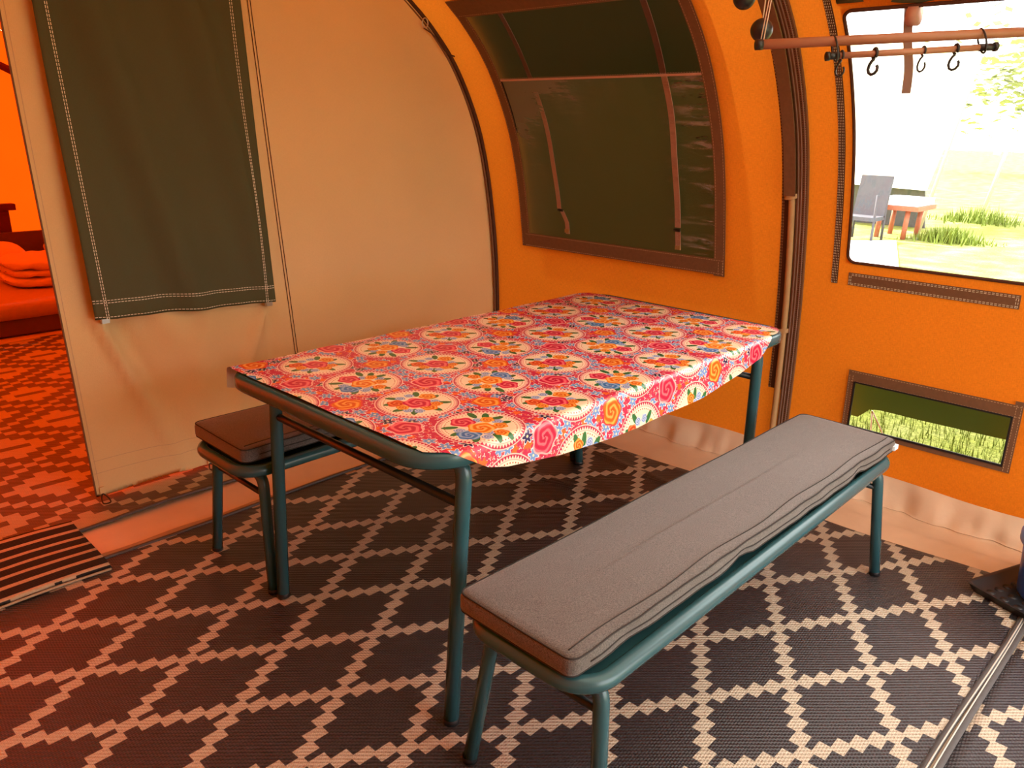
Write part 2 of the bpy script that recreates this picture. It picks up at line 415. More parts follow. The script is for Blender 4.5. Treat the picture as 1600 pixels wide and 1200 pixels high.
# ------------------------------------------------------------------ brown corner strip with pole (trim_1)
t1 = tag(empty('trim_1', (3.05, 1.34, 0)), 'brown webbing strip with zip and pole on the orange wall', kind='structure')
def tb(g, name, mat, parent=t1, **k):
    o = g.build(name, mat, parent, **k); o.matrix_parent_inverse = Matrix.Translation(-Vector(parent.location)); return o
g = G(); patch(g, 1.330, 1.392, .36, 1.93, .002, .003, 2); tb(g, 'facing_strip', BROWN_DK)
g = G(); stitch_wall(g, 1.389, .36, 1.389, 1.93, .0058); stitch_wall(g, 1.383, .36, 1.383, 1.93, .0058); tb(g, 'stitching', THREAD_BR, smooth=False)
g = G(); patch(g, 1.285, 1.330, .11, 1.93, .006, .010, 3); tb(g, 'zip_sleeve', BROWN)
g = G()
for yy in (1.296, 1.310, 1.322): g.tube([wall_pt(yy, s, .0165) for s in [S_SK + (s_of_z(1.93) - S_SK) * k / 60 for k in range(61)]], .0028, 6)
tb(g, 'zip_ridge', plain('zip_brown', (.22, .12, .085), .6, .4))
g = G()
for k in range(230):
    s = S_SK + (s_of_z(1.93) - S_SK) * k / 230; a = wall_pt(1.290, s, .0175); b = wall_pt(1.304, s, .0175); d = wall_pt(1.290, s + .003, .0175) - a
    g.add([a, b, b + d, a + d], [(0, 1, 2, 3)])
o = tb(g, 'zip_teeth', BROWN_DK, smooth=False); o['kind'] = 'stuff'
g = G(); g.tube([wall_pt(1.346, s, .016) for s in [S_SK * .9 + (s_of_z(1.93) - S_SK) * k / 60 for k in range(61)]], .0125, 12); tb(g, 'tent_pole', POLE_TAN)
g = G(); patch(g, 1.327, 1.372, 1.16, 1.93, .030, .003, 3); tb(g, 'pole_cover', BROWN)
for zz in (1.150, .612):
    g = G(); pts = [wall_z(1.378 - .055 * k / 8, zz + .008 * (k / 8), .012 + .020 * math.sin(PI * k / 8) ** .5) for k in range(9)]
    v = []; f = []
    for q in pts: v += [q + Vector((0, 0, -.009)), q + Vector((0, 0, .009))]
    for k in range(8): f.append((2 * k, 2 * k + 2, 2 * k + 3, 2 * k + 1))
    g.add(v, f); tb(g, 'velcro_tab', POLE_TAN)

# ------------------------------------------------------------------ windows
def glass_mat(name, tint, rough, ripple, gl=.09, gcol=(1, 1, 1)):
    m = Mat(name); uv = m.coord('UV'); x, y, _ = m.xyz(uv)
    tr = m.n('BsdfTransparent'); tr.inputs[0].default_value = (*tint, 1); gls = m.n('BsdfGlossy'); gls.inputs[0].default_value = (*gcol, 1); gls.inputs['Roughness'].default_value = rough
    fr = m.n('Fresnel'); fr.inputs[0].default_value = 1.35; mx = m.n('MixShader'); fac = E(m.nt, fr.outputs[0])
    if gl < 0: fac = fac * .15
    if ripple:
        n1 = m.noise(uv, 1, 3, .55, (4, 15, 1)); n2 = m.noise(uv, 3, 2); side = (1.98 - x) * 3.2
        h = n1 * side.max(0.08).min(1.0) + n2 * .35
        nb = m.bump(h, 1.0, .03, gls.inputs['Normal']); m.L(nb, fr.inputs['Normal'])
    m.L((fac + max(gl, 0) * .3).k, mx.inputs[0]); m.L(tr.outputs[0], mx.inputs[1]); m.L(gls.outputs[0], mx.inputs[2]); m.L(mx.outputs[0], m.out.inputs[0])
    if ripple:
        cr = m.noise(uv, 1, 2, .5, (3.0, 20, 1)); cr2 = m.noise(uv, 1, 3, .6, (9, 46, 1)); k = ((cr - .46) * 9).max(0).min(1) * ((cr2 - .40) * 6).max(0).min(1) * ((1.93 - x) * 5).max(0).min(1)  # light caught by plastic creases, painted as pale diffuse streaks near one side
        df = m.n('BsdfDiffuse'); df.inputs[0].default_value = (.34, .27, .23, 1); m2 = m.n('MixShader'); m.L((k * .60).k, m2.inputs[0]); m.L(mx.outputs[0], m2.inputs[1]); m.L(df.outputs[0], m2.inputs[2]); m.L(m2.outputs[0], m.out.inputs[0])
    return m.m
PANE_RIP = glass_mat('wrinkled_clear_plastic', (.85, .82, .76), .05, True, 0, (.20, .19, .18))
PANE3 = glass_mat('vent_screen', (.42, .42, .40), .3, False, .02)
PANE = glass_mat('clear_plastic', (.97, .97, .96), .03, False)
MESHM = glass_mat('dark_mesh', (.46, .42, .38), .5, False, -1, (.15, .14, .13))
def wempty(name, y, z, label): return tag(empty(name, (3.05, y, z)), label, kind='structure')
# window 1: shut by an olive cover
w1 = wempty('window_1', 2.2, .85, 'brown framed window behind the table, shut by an olive outer cover')
g = G(); patch(g, 1.63, 2.80, .79, 1.90, -.035, .0, 12); tb(g, 'outer_cover', OLIVE_OUT, w1)
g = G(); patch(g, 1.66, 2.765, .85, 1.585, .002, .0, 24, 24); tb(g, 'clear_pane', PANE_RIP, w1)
g = G(); patch(g, 1.66, 2.765, 1.585, 1.84, .002, .0, 6); tb(g, 'mesh_panel', MESHM, w1)
for (a, b, cc, d) in ((1.632, 1.682, .795, 1.885), (2.738, 2.790, .805, 1.885), (1.632, 2.79, .800, .868), (1.632, 2.79, 1.832, 1.888)):
    g = G(); patch(g, a, b, cc, d, .004, .003, 2 if b - a < .1 else 10); tb(g, 'frame_strip', BROWN, w1, sharp=40)
g = G()
for q in ((1.676, .87, 1.676, 1.83), (1.638, .80, 1.638, 1.88), (2.744, .87, 2.744, 1.83), (2.785, .81, 2.785, 1.88), (1.64, .862, 2.78, .862), (1.64, .806, 2.78, .806), (1.66, 1.838, 2.78, 1.838), (1.64, .80, 1.64, .86), (1.66, .80, 1.66, .86)):
    stitch_wall(g, *q, .0078)
tb(g, 'stitching', THREAD_BR, w1, smooth=False)
g = G(); patch(g, 1.68, 2.74, 1.580, 1.588, .003, .0015, 8, 1); stitch_wall(g, 1.68, 1.592, 2.74, 1.592, .005); tb(g, 'seam', PINKTAPE, w1)
def strap(pts, w, name, par, mat, off=.012):
    g = G(); v = []; f = []
    n = 30; ys = [q[0] for q in pts]; zs = [q[1] for q in pts]
    for k in range(n + 1):
        z = zs[0] + (zs[-1] - zs[0]) * k / n; y = interp(zs, ys, z); o_ = off + .004 * math.sin(z * 14)
        for dy, do in ((-w / 2, 0), (w / 2, 0), (w / 2, .003), (-w / 2, .003)): v.append(wall_z(y + dy, z, -o_ + do))
    for k in range(n):
        for i in range(4): f.append((4 * k + i, 4 * k + (i + 1) % 4, 4 * k + 4 + (i + 1) % 4, 4 * k + 4 + i))
    f += [(3, 2, 1, 0), (4 * n, 4 * n + 1, 4 * n + 2, 4 * n + 3)]
    g.add(v, f); return tb(g, name, mat, par, sharp=40)
strap([(2.545, 1.0), (2.55, 1.3), (2.566, 1.54), (2.553, 1.85)], .024, 'strap', w1, PINKTAPE)
strap([(2.495, .885), (2.500, .94), (2.53, .995)], .024, 'strap_end', w1, PINKTAPE)
strap([(1.873, .975), (1.872, 1.3), (1.861, 1.59), (1.832, 1.85)], .027, 'strap', w1, PINKTAPE)
strap([(1.868, .88), (1.873, .962)], .025, 'strap_end', w1, PINKTAPE)
for (y, z) in ((2.532, .998), (1.873, .966)):
    g = G(); q = wall_z(y, z, -.006); g.box(q, (.006, .032, .012)); tb(g, 'buckle', BLACKP, w1, smooth=False)
for (y, z) in ((2.497, .90), (1.868, .89)):
    g = G(); q = wall_z(y, z, -.006); g.box(q, (.005, .026, .018)); tb(g, 'buckle', POLE_TAN, w1, smooth=False)
# window 2: clear view outside
w2 = wempty('window_2', .5, .92, 'large clear plastic window on the right with a bright view outside')
g = G(); patch(g, -.76, 1.135, .918, 1.75, -.001, .0, 12); tb(g, 'clear_pane', PANE, w2)
g = G(); rp = []
ya, yb, sa, sb, rr = -.75, 1.125, s_of_z(.925), s_of_z(1.745), .03
for cyy, cs, a0 in ((yb - rr, sb - rr, 0), (ya + rr, sb - rr, PI / 2), (ya + rr, sa + rr, PI), (yb - rr, sa + rr, 1.5 * PI)):
    for k in range(7): a = a0 + PI / 2 * k / 6; rp.append((cyy + rr * math.cos(a), cs + rr * math.sin(a)))
full = []
for i, (y, s) in enumerate(rp):
    y2, s2 = rp[(i + 1) % len(rp)]; n = max(1, int(math.hypot(y2 - y, s2 - s) / .05)); full += [wall_pt(y + (y2 - y) * k / n, s + (s2 - s) * k / n, .004) for k in range(n)]
g.tube(full, .006, 8, closed=True); tb(g, 'edge_piping', BROWN_DK, w2)
for (cyy, cs, sy, ss_) in ((yb, sb, 1, 1), (ya, sb, -1, 1), (ya, sa, -1, -1), (yb, sa, 1, -1)):
    g = G(); arc = [wall_pt(cyy - sy * rr + sy * rr * math.cos(PI / 2 * k / 6), cs - ss_ * rr + ss_ * rr * math.sin(PI / 2 * k / 6), .0005) for k in range(7)]
    g.add([wall_pt(cyy + sy * .004, cs + ss_ * .004, .0005)] + arc, [(0, k + 1, k + 2) for k in range(6)]); tb(g, 'corner_patch', ORANGE, w2)
g = G(); patch(g, 1.156, 1.180, .838, 1.80, .002, .003, 2); tb(g, 'zip_tape', BROWN_DK, w2)
g = G()
for yy in (1.160, 1.166, 1.172, 1.177): stitch_wall(g, yy, .84, yy, 1.80, .0058, .006, .004)
tb(g, 'stitching', THREAD, w2, smooth=False)
g = G(); patch(g, .55, 1.115, .838, .886, .003, .003, 8, 2); tb(g, 'velcro_strip', BROWN, w2, sharp=40)
g = G()
for zz in (.842, .847, .877, .882): stitch_wall(g, .555, zz, 1.110, zz, .0068)
for yy in (.555, .562, 1.105, 1.111): stitch_wall(g, yy, .842, yy, .882, .0068)
tb(g, 'stitching', THREAD, w2, smooth=False)
g = G(); g.tube([wall_z(y, 1.765 + .008 * math.sin(y * 12), -.02) for y in [-.78 + 1.92 * k / 40 for k in range(41)]], [.022 + .003 * math.sin(k * 1.3) for k in range(41)], 12); tb(g, 'rolled_blind', OLIVE, w2)
g = G(); g.tube([wall_z(y, 1.725, .010) for y in (.90, .93)], .03, 10); tb(g, 'roll_strap', PINKTAPE, w2)
def hang(px, y_, z0, z1, w):
    g = G(); v = []; f = []
    for k in range(13):
        z = z0 + (z1 - z0) * k / 12; q = wall_z(y_, z0 - .02, .012); x = q.x + .002 * math.sin(k); 
        for dy, dx in ((-w / 2, 0), (w / 2, 0), (w / 2, .003), (-w / 2, .003)): v.append(Vector((x + dx, y_ + .030 * (1 - k / 12) ** 1.3 + dy + .003 * math.sin(k * .5), z)))
    for k in range(12):
        for i in range(4): f.append((4 * k + i, 4 * k + (i + 1) % 4, 4 * k + 4 + (i + 1) % 4, 4 * k + 4 + i))
    f += [(3, 2, 1, 0), (48, 49, 50, 51)]; g.add(v, f); return g
tb(hang(0, .905, 1.74, 1.50, .026), 'hanging_strap', plain('taupe_strap', (.30, .235, .20), .7, .2), w2, sharp=40)
# window 3: low vent
w3 = wempty('window_3', .77, .27, 'low brown framed vent window on the right, half covered by an olive flap')
for (a, b, cc, d) in ((.478, .504, .258, .522), (1.044, 1.070, .270, .505), (.478, 1.07, .258, .283), (.478, 1.07, .462, .508)):
    g = G(); patch(g, a, b, cc, d, .003, .003, 2 if b - a < .1 else 8, 3); tb(g, 'frame_strip', BROWN, w3, sharp=40)
g = G()
for (a, b, cc, d) in ((.502, .508, .28, .465), (1.040, 1.046, .28, .465), (.502, 1.046, .277, .285), (.502, 1.046, .460, .466)): patch(g, a, b, cc, d, .005, .005, 1, 2)
tb(g, 'inner_edge', BLACKP, w3)
g = G()
for q in ((.483, .263, .483, .515), (.498, .263, .498, .515), (1.065, .272, 1.065, .50), (1.052, .272, 1.052, .50), (.482, .503, 1.066, .503), (.482, .466, 1.066, .466)): stitch_wall(g, *q, .0066, .006, .004)
tb(g, 'stitching', THREAD_BR, w3, smooth=False)
g = G(); patch(g, .49, 1.06, .27, .475, .0, .0, 4); tb(g, 'vent_screen', PANE3, w3)
g = G(); top = .50
pts = [(.46, top), (1.10, top), (1.10, .292), (1.045, .292), (1.000, .338), (.96, .346), (.80, .345), (.62, .348), (.46, .352)]
v = [Vector((3.085 + (.06 * (top - z) / .2), y, z)) for y, z in pts]; v += [q + Vector((.002, 0, 0)) for q in v]; n = len(pts)
g.add(v, [tuple(range(n)), tuple(range(2 * n - 1, n - 1, -1))] + [(i, i + n, (i + 1) % n + n, (i + 1) % n) for i in range(n)])
tb(g, 'outer_flap', canvas('vent_flap_cloth', (.17, .20, .075), (.26, .32, .09), .35, .2), w3, smooth=False)
g = G(); g.tube([(3.135, .99, .335), (3.16, .96, .27), (3.20, .94, .2)], .003, 6); g.tube([(3.135, .99, .335), (3.20, 1.0, .2), (3.26, 1.0, .05)], .003, 6); tb(g, 'flap_cord', CORDM, w3)

# ------------------------------------------------------------------ olive blind hanging on the partition
bl = tag(empty('window_blind', (1.3, 2.98, .69)), 'dark olive cloth blind with pale double stitching hanging on tan partition', 'blind')
def blind_pt(a, b):
    z = .705 - .035 * a + (2.19 - .69) * b; xa = .998 - .043 * z - .0; xb = 1.706 - .043 * z
    x = xa + (xb - xa) * a
    q = a + .42 * b; d = .015 * math.sin(q * 14) + .008 * math.sin(q * 25 + 1) + .006 * math.sin(a * 3 - b * 4)
    d *= smooth01(min(a, 1 - a) / .12) * .9 + .1
    edge = .018 * math.exp(-((a) / .05) ** 2) * math.sin(b * 9)
    return Vector((x, Y_PART - .054 - d - edge * .4, z))
g = G(); g.grid(blind_pt, 60, 80, lambda a, b: (a * .7, b * 1.5)); o = tb(g, 'blind_cloth', OLIVE, bl)
sm = o.modifiers.new('thick', 'SOLIDIFY'); sm.thickness = .0025
g = G()
def bst(a0, b0, a1, b1):
    A = Vector(blind_pt(a0, b0)); n = int((Vector(blind_pt(a1, b1)) - A).length / .012)
    for k in range(n):
        t0, t1_ = k / n, (k + .72) / n; p0 = Vector(blind_pt(a0 + (a1 - a0) * t0, b0 + (b1 - b0) * t0)); p1 = Vector(blind_pt(a0 + (a1 - a0) * t1_, b0 + (b1 - b0) * t1_))
        p0.y -= .003; p1.y -= .003; d = (p1 - p0).normalized(); q = d.cross(Vector((0, 1, 0))) * .0012; g.add([p0 - q, p1 - q, p1 + q, p0 + q], [(0, 1, 2, 3)])
for aa in (.052, .062, .938, .948): bst(aa, .0, aa, 1)
for bb in (.006, .040, .046): bst(.0, bb, 1, bb)
tb(g, 'stitching', THREAD, bl, smooth=False)
for aa in (.045, .955):
    p = Vector(blind_pt(aa, 0)); g = G(); g.box(p + Vector((0, .006, -.006)), (.026, .018, .016)); q = tb(g, 'corner_clip', METAL, bl, smooth=False)
    g = G(); g.tube([p + Vector((0, .01, -.01)), p + Vector((.004, .03, -.014))], .004, 6); tb(g, 'clip_pin', METAL, bl)

# ------------------------------------------------------------------ floor coverings
def lines_mask(m, u, v, n=5):
    """cells of a diamond trellis built from bricks: n cells per half period"""
    def cell(uu, vv):
        iu, iv = uu.floor(), vv.floor(); a = (iu - iv).fmod(2 * n).eq0(); b = (iu + iv).fmod(2 * n).eq0(); return a.max(b)
    return cell(u + .10, v + .16).max(cell(u - .10, v + .16)).max(cell(u + .10, v - .16)).max(cell(u - .10, v - .16))
def weave_bump(m, x, y, per, strength, dist, extra=None):
    a = ((x + y) * (2 * PI / per * .7071)).sin(); b = ((x - y) * (2 * PI / (per * .8) * .7071)).sin()
    h = a * .7 + a * b * .5
    if extra is not None: h = h + extra
    m.bump(h, strength, dist); return h
def rug_mat(name):
    m = Mat(name); c = m.coord(); x, y, _ = m.xyz(c)
    wob = (m.noise(c, 14, 2) - .5) * .004
    u = (x - .50 + .02115 + wob) / .0423; v = (y - 2.249 + .01335 + wob) / .02667
    k = lines_mask(m, u, v)
    node = ((u + .0).floor().fmod(5).eq0()) * ((v).floor().fmod(5).eq0())
    k2 = k
    h = weave_bump(m, x, y, .0105, .55, .0022, k2 * .8)
    nz = m.noise(c, 240, 2); big = m.noise(c, 3, 3)
    dark = m.mix(big, (.028, .026, .031), (.045, .043, .050)); light = m.mix(nz, (.42, .36, .27), (.60, .53, .42))
    holes = ((x * 900).sin() * (y * 900).sin()) > .62
    light = m.mix(holes * .45, light, (.14, .11, .09))
    col = m.mix(k2, dark, light); m.set(m.scale_col(col, h * .10 + .95), .34, .5)
    return m.m
RUG = rug_mat('diamond_mat')
BIND = plain('grey_binding', (.10, .095, .095), .85, .1, nscale=90); BINDW = plain('white_binding_line', (.55, .52, .46), .6, .3)
def rugz(x, y):
    z = .006
    z += .011 * math.exp(-((x - 2.60 - .10 * (y - 1.7)) / .018) ** 2) * smooth01((y - 1.25) / .3)
    z += .010 * math.exp(-((x - 2.25 + .15 * (y - 2)) / .02) ** 2) * smooth01((y - 1.35) / .3) * smooth01((2.7 - y) / .3)
    z += .0025 * (math.sin(x * 5.1 + y * 2) + math.sin(y * 7.3 - x * 3)) * .5 + .003
    z += .007 * smooth01((x - 2.68) / .07) * (.5 + .5 * math.sin(y * 6))
    return z
def rug(name, x0, x1, y0, y1, mat, label, zf=rugz, nx=150, ny=120, wob=.008, parts=True):
    def fn(a, b):
        x = x0 + (x1 - x0) * a; y = y0 + (y1 - y0) * b
        y += wob * math.sin(x * 4 + 1) * (1 if b in (0, 1) else 0); x += wob * math.sin(y * 5) * (1 if a in (0, 1) else 0)
        return Vector((x, y, zf(x, y)))
    g = G(); g.grid(fn, nx, ny, lambda a, b: (x0 + (x1 - x0) * a, y0 + (y1 - y0) * b)); o = g.build(name, mat)
    sm = o.modifiers.new('thick', 'SOLIDIFY'); sm.thickness = .004; sm.offset = -1
    return tag(o, label, 'rug'), fn
r1, f1 = rug('floor_rug', -.35, 2.745, .291, 2.545, RUG, 'large charcoal rug with pale stepped diamond trellis under the table')
for (bb, w, mt, nm) in ((0.0, .016, BIND, 'edge_binding'), (1.0, .016, BIND, 'edge_binding')):
    g = G(); g.tube([f1(k / 100, bb) + Vector((0, 0, .0005)) for k in range(101)], .007, 8, prof=[(-w / 2, -.002), (w / 2, -.002), (w / 2, .003), (0, .005), (-w / 2, .003)]); g.build(nm, mt, r1)
g = G(); g.tube([f1(k / 100, 0) + Vector((0, -.004, .0045)) for k in range(101)], .002, 6); g.build('binding_cord', BINDW, r1)
def rugz2(x, y): return .006 + .0025 * math.sin(x * 4 + y * 3)
r2, f2 = rug('floor_rug', -.35, 2.60, -1.2, .273, RUG, 'charcoal diamond rug with bound edge in bottom right corner, beside the tray', rugz2, 60, 40, .004)
g = G(); g.tube([f2(k / 100, 1) + Vector((0, 0, .0005)) for k in range(101)], .007, 8, prof=[(-.009, -.002), (.009, -.002), (.009, .002), (0, .003), (-.009, .002)]); g.build('edge_binding', BIND, r2)
g = G(); g.tube([f2(k / 100, 1) + Vector((0, .006, .0045)) for k in range(101)], .002, 6); g.build('binding_cord', BINDW, r2)
# bedroom rug: nested stepped lozenges
def bed_rug_mat():
    m = Mat('lozenge_mat'); c = m.coord(); x, y, _ = m.xyz(c)
    cu, cv = .0480, .0410; P = 12
    def fold_(t): i = (t.floor() + P / 2).fmod(P) - P / 2; return i.abs()
    u = (x - .824 + cu / 2) / cu; v = (y - 3.278 + cv / 2) / cv
    a, b = fold_(u), fold_(v); s = a + b
    # ring index: lozenge centre dark, pale, dark ring ... mirrored beyond the half period
    t = (s - 6).abs()            # 6 at the two lozenge centres, 0 on the border
    dark = (t > 5.5).max((t < 2.5) * (t > .5)).max((t < 4.5) * (t > 4.8))
    ctr = ((a < 1.5) * (b < .5)).max((a > 4.5) * (b > 5.5))
    dark = ((t < 2.5) * (t > .5)).max(ctr)
    h = weave_bump(m, x, y, .011, .5, .002, dark * .5)
    nz = m.noise(c, 160, 2); col = m.mix(dark, m.mix(nz, (.36, .32, .20), (.48, .43, .29)), m.mix(nz, (.070, .048, .036), (.10, .07, .05)))
    m.set(m.scale_col(col, h * .12 + .94), .45, .4); return m.m
def rugz3(x, y): return .007 + .003 * math.sin(x * 6 + 1) * math.sin(y * 3) + .010 * smooth01((2.86 - y) / .07) * (.5 + .5 * math.sin(x * 8 - .6))
r3, f3 = rug('floor_rug', -1.6, 2.4, 2.80, 5.70, bed_rug_mat(), 'brown and tan stepped lozenge rug in the orange sleeping area', rugz3, 120, 120, .012)
g = G(); g.tube([f3(k / 120, 0) + Vector((0, 0, .0005)) for k in range(121)], .007, 8, prof=[(-.009, -.002), (.009, -.002), (.009, .003), (0, .005), (-.009, .003)]); g.build('edge_binding', BIND, r3)
# striped door mat
def mat_mat():
    m = Mat('striped_mat'); c = m.coord('UV'); x, y, _ = m.xyz(c)
    wv = (m.noise(c, 7, 2) - .5) * .010
    k = ((y + wv) / .062).fmod(1.0); st = (k < .30)
    nz = m.noise(c, 120, 2); h = (x * 900).sin() * .4 + (y * 700).sin() * .6 + st * .5
    m.set(m.mix(st, m.mix(nz, (.016, .013, .012), (.03, .026, .024)), m.mix(nz, (.42, .30, .18), (.58, .43, .28))), .8, .15); m.bump(h, .4, .002); return m.m
dm_pts = [(.742, 2.455), (.758, 2.850), (-.25, 2.905), (-.25, 2.455)]
def dmat(a, b):
    x = (.742 + .016 * b) * (1 - a) + (-.25) * a; y = (2.455 * (1 - b) + 2.850 * b) * (1 - a) + (2.455 * (1 - b) + 2.905 * b) * a
    return Vector((x, y, .021 - .004 * (1 - a) + .004 * math.sin(a * 9) + .002 * math.sin(b * 7)))
g = G(); g.grid(dmat, 50, 24, lambda a, b: (1.0 * a, .40 * b)); o = g.build('door_mat', mat_mat()); tag(o, 'black door mat with thin tan stripes by the sleeping area threshold', 'mat')
sm = o.modifiers.new('thick', 'SOLIDIFY'); sm.thickness = .009; sm.offset = -1
g = G(); g.tube([dmat(0, k / 30) + Vector((0, 0, -.003)) for k in range(31)], .005, 6); g.build('bound_edge', BLACKP, o)
g = G(); g.tube([dmat(k / 40, 0) + Vector((0, -.003, -.005)) for k in range(41)], .0045, 6); g.build('bound_edge', plain('tan_binding', (.40, .28, .17), .8), o)
# threshold strip on the groundsheet
g = G()
def thr(a, b):
    x = .70 + 1.35 * a; y = 2.555 + .030 * b; return Vector((x, y, .003 + .006 * math.sin(PI * b) + .002 * math.sin(x * 20)))
g.grid(thr, 80, 6); tag(g.build('trim_3', plain('tan_threshold_tape', (.40, .26, .15), .5, .4)), 'tan threshold strip between the rug and the groundsheet', kind='structure')

# ------------------------------------------------------------------ dining table
TX0, TX1, TY0, TY1, TZ, TR = .943, 2.584, 1.110, 1.994, .740, .125
tbl = tag(empty('dining_table', ((TX0 + TX1) / 2, (TY0 + TY1) / 2, 0)), 'teal metal framed camping table with rounded corners and splayed tube legs', 'table')
g = G(); inset = .017
g.tube(rrect(TX0 + inset, TX1 - inset, TY0 + inset, TY1 - inset, TR - inset, .7215, 10), .017, 10, closed=True,
       prof=[(-.017, -.012), (-.010, -.0185), (.010, -.0185), (.017, -.012), (.017, .010), (.012, .0165), (.004, .0185), (-.006, .0185), (-.012, .0165), (-.017, .010)])
tb(g, 'rim', TEAL, tbl)
g = G(); rp = rrect(TX0 + .03, TX1 - .03, TY0 + .03, TY1 - .03, TR - .03, 0, 8); n = len(rp)
v = [p + Vector((0, 0, .716)) for p in rp] + [p + Vector((0, 0, .738)) for p in rp]
g.add(v, [tuple(range(n - 1, -1, -1)), tuple(range(n, 2 * n))] + [(i, (i + 1) % n, (i + 1) % n + n, i + n) for i in range(n)]); tb(g, 'tabletop', TOPWOOD, tbl, sharp=40)
def foot_plug(par, p, r):
    g = G(); g.lathe([(0, 0), (r * 1.08, 0), (r * 1.1, .012), (r * .9, .016), (0, .016)], p, 16); return tb(g, 'foot_cap', BLACKP, par)
def add_leg(thing, top, inner, footp, r, mat=TEAL, brad=.055):
    g = G(); top, inner, footp = Vector(top), Vector(inner), Vector(footp)
    g.tube(bend([inner, top, footp], brad, 8), r, 16); l = tb(g, 'leg', mat, thing)
    g = G(); g.lathe([(0, 0), (r * 1.06, 0), (r * 1.08, .010), (r * 1.02, .014)], footp + Vector((0, 0, -.0)), 16); c_ = g.build('foot_cap', BLACKP, l)
    c_.matrix_parent_inverse = Matrix.Identity(4)
    return l
FZ = .012
for sx, (xt, xf) in ((-1, (1.085, 1.050)), (1, (2.435, 2.473))):
    for (yt, yi, yf) in ((1.160, 1.26, 1.172), (1.945, 1.84, 1.930)):
        add_leg(tbl, (xt, yt, .690), (xt + .0, yi, .690), (xf, yf, FZ), .0185)
    g = G(); g.tube([(xt - sx * .0 - .004 * sx * -1, 1.168, .585), (xt + .004 * sx, 1.94, .585)], .011, 10); tb(g, 'stretcher', TEAL_DK, tbl)
    g = G(); g.tube([(xt, 1.25, .69), (xt, 1.85, .69)], .0185, 12); tb(g, 'crossbar', TEAL_DK, tbl)
for sx in (1.20, 2.32): g = G(); g.box((sx, 1.55, .705), (.03, .80, .02)); tb(g, 'bracket', TEAL_DK, tbl, smooth=False)

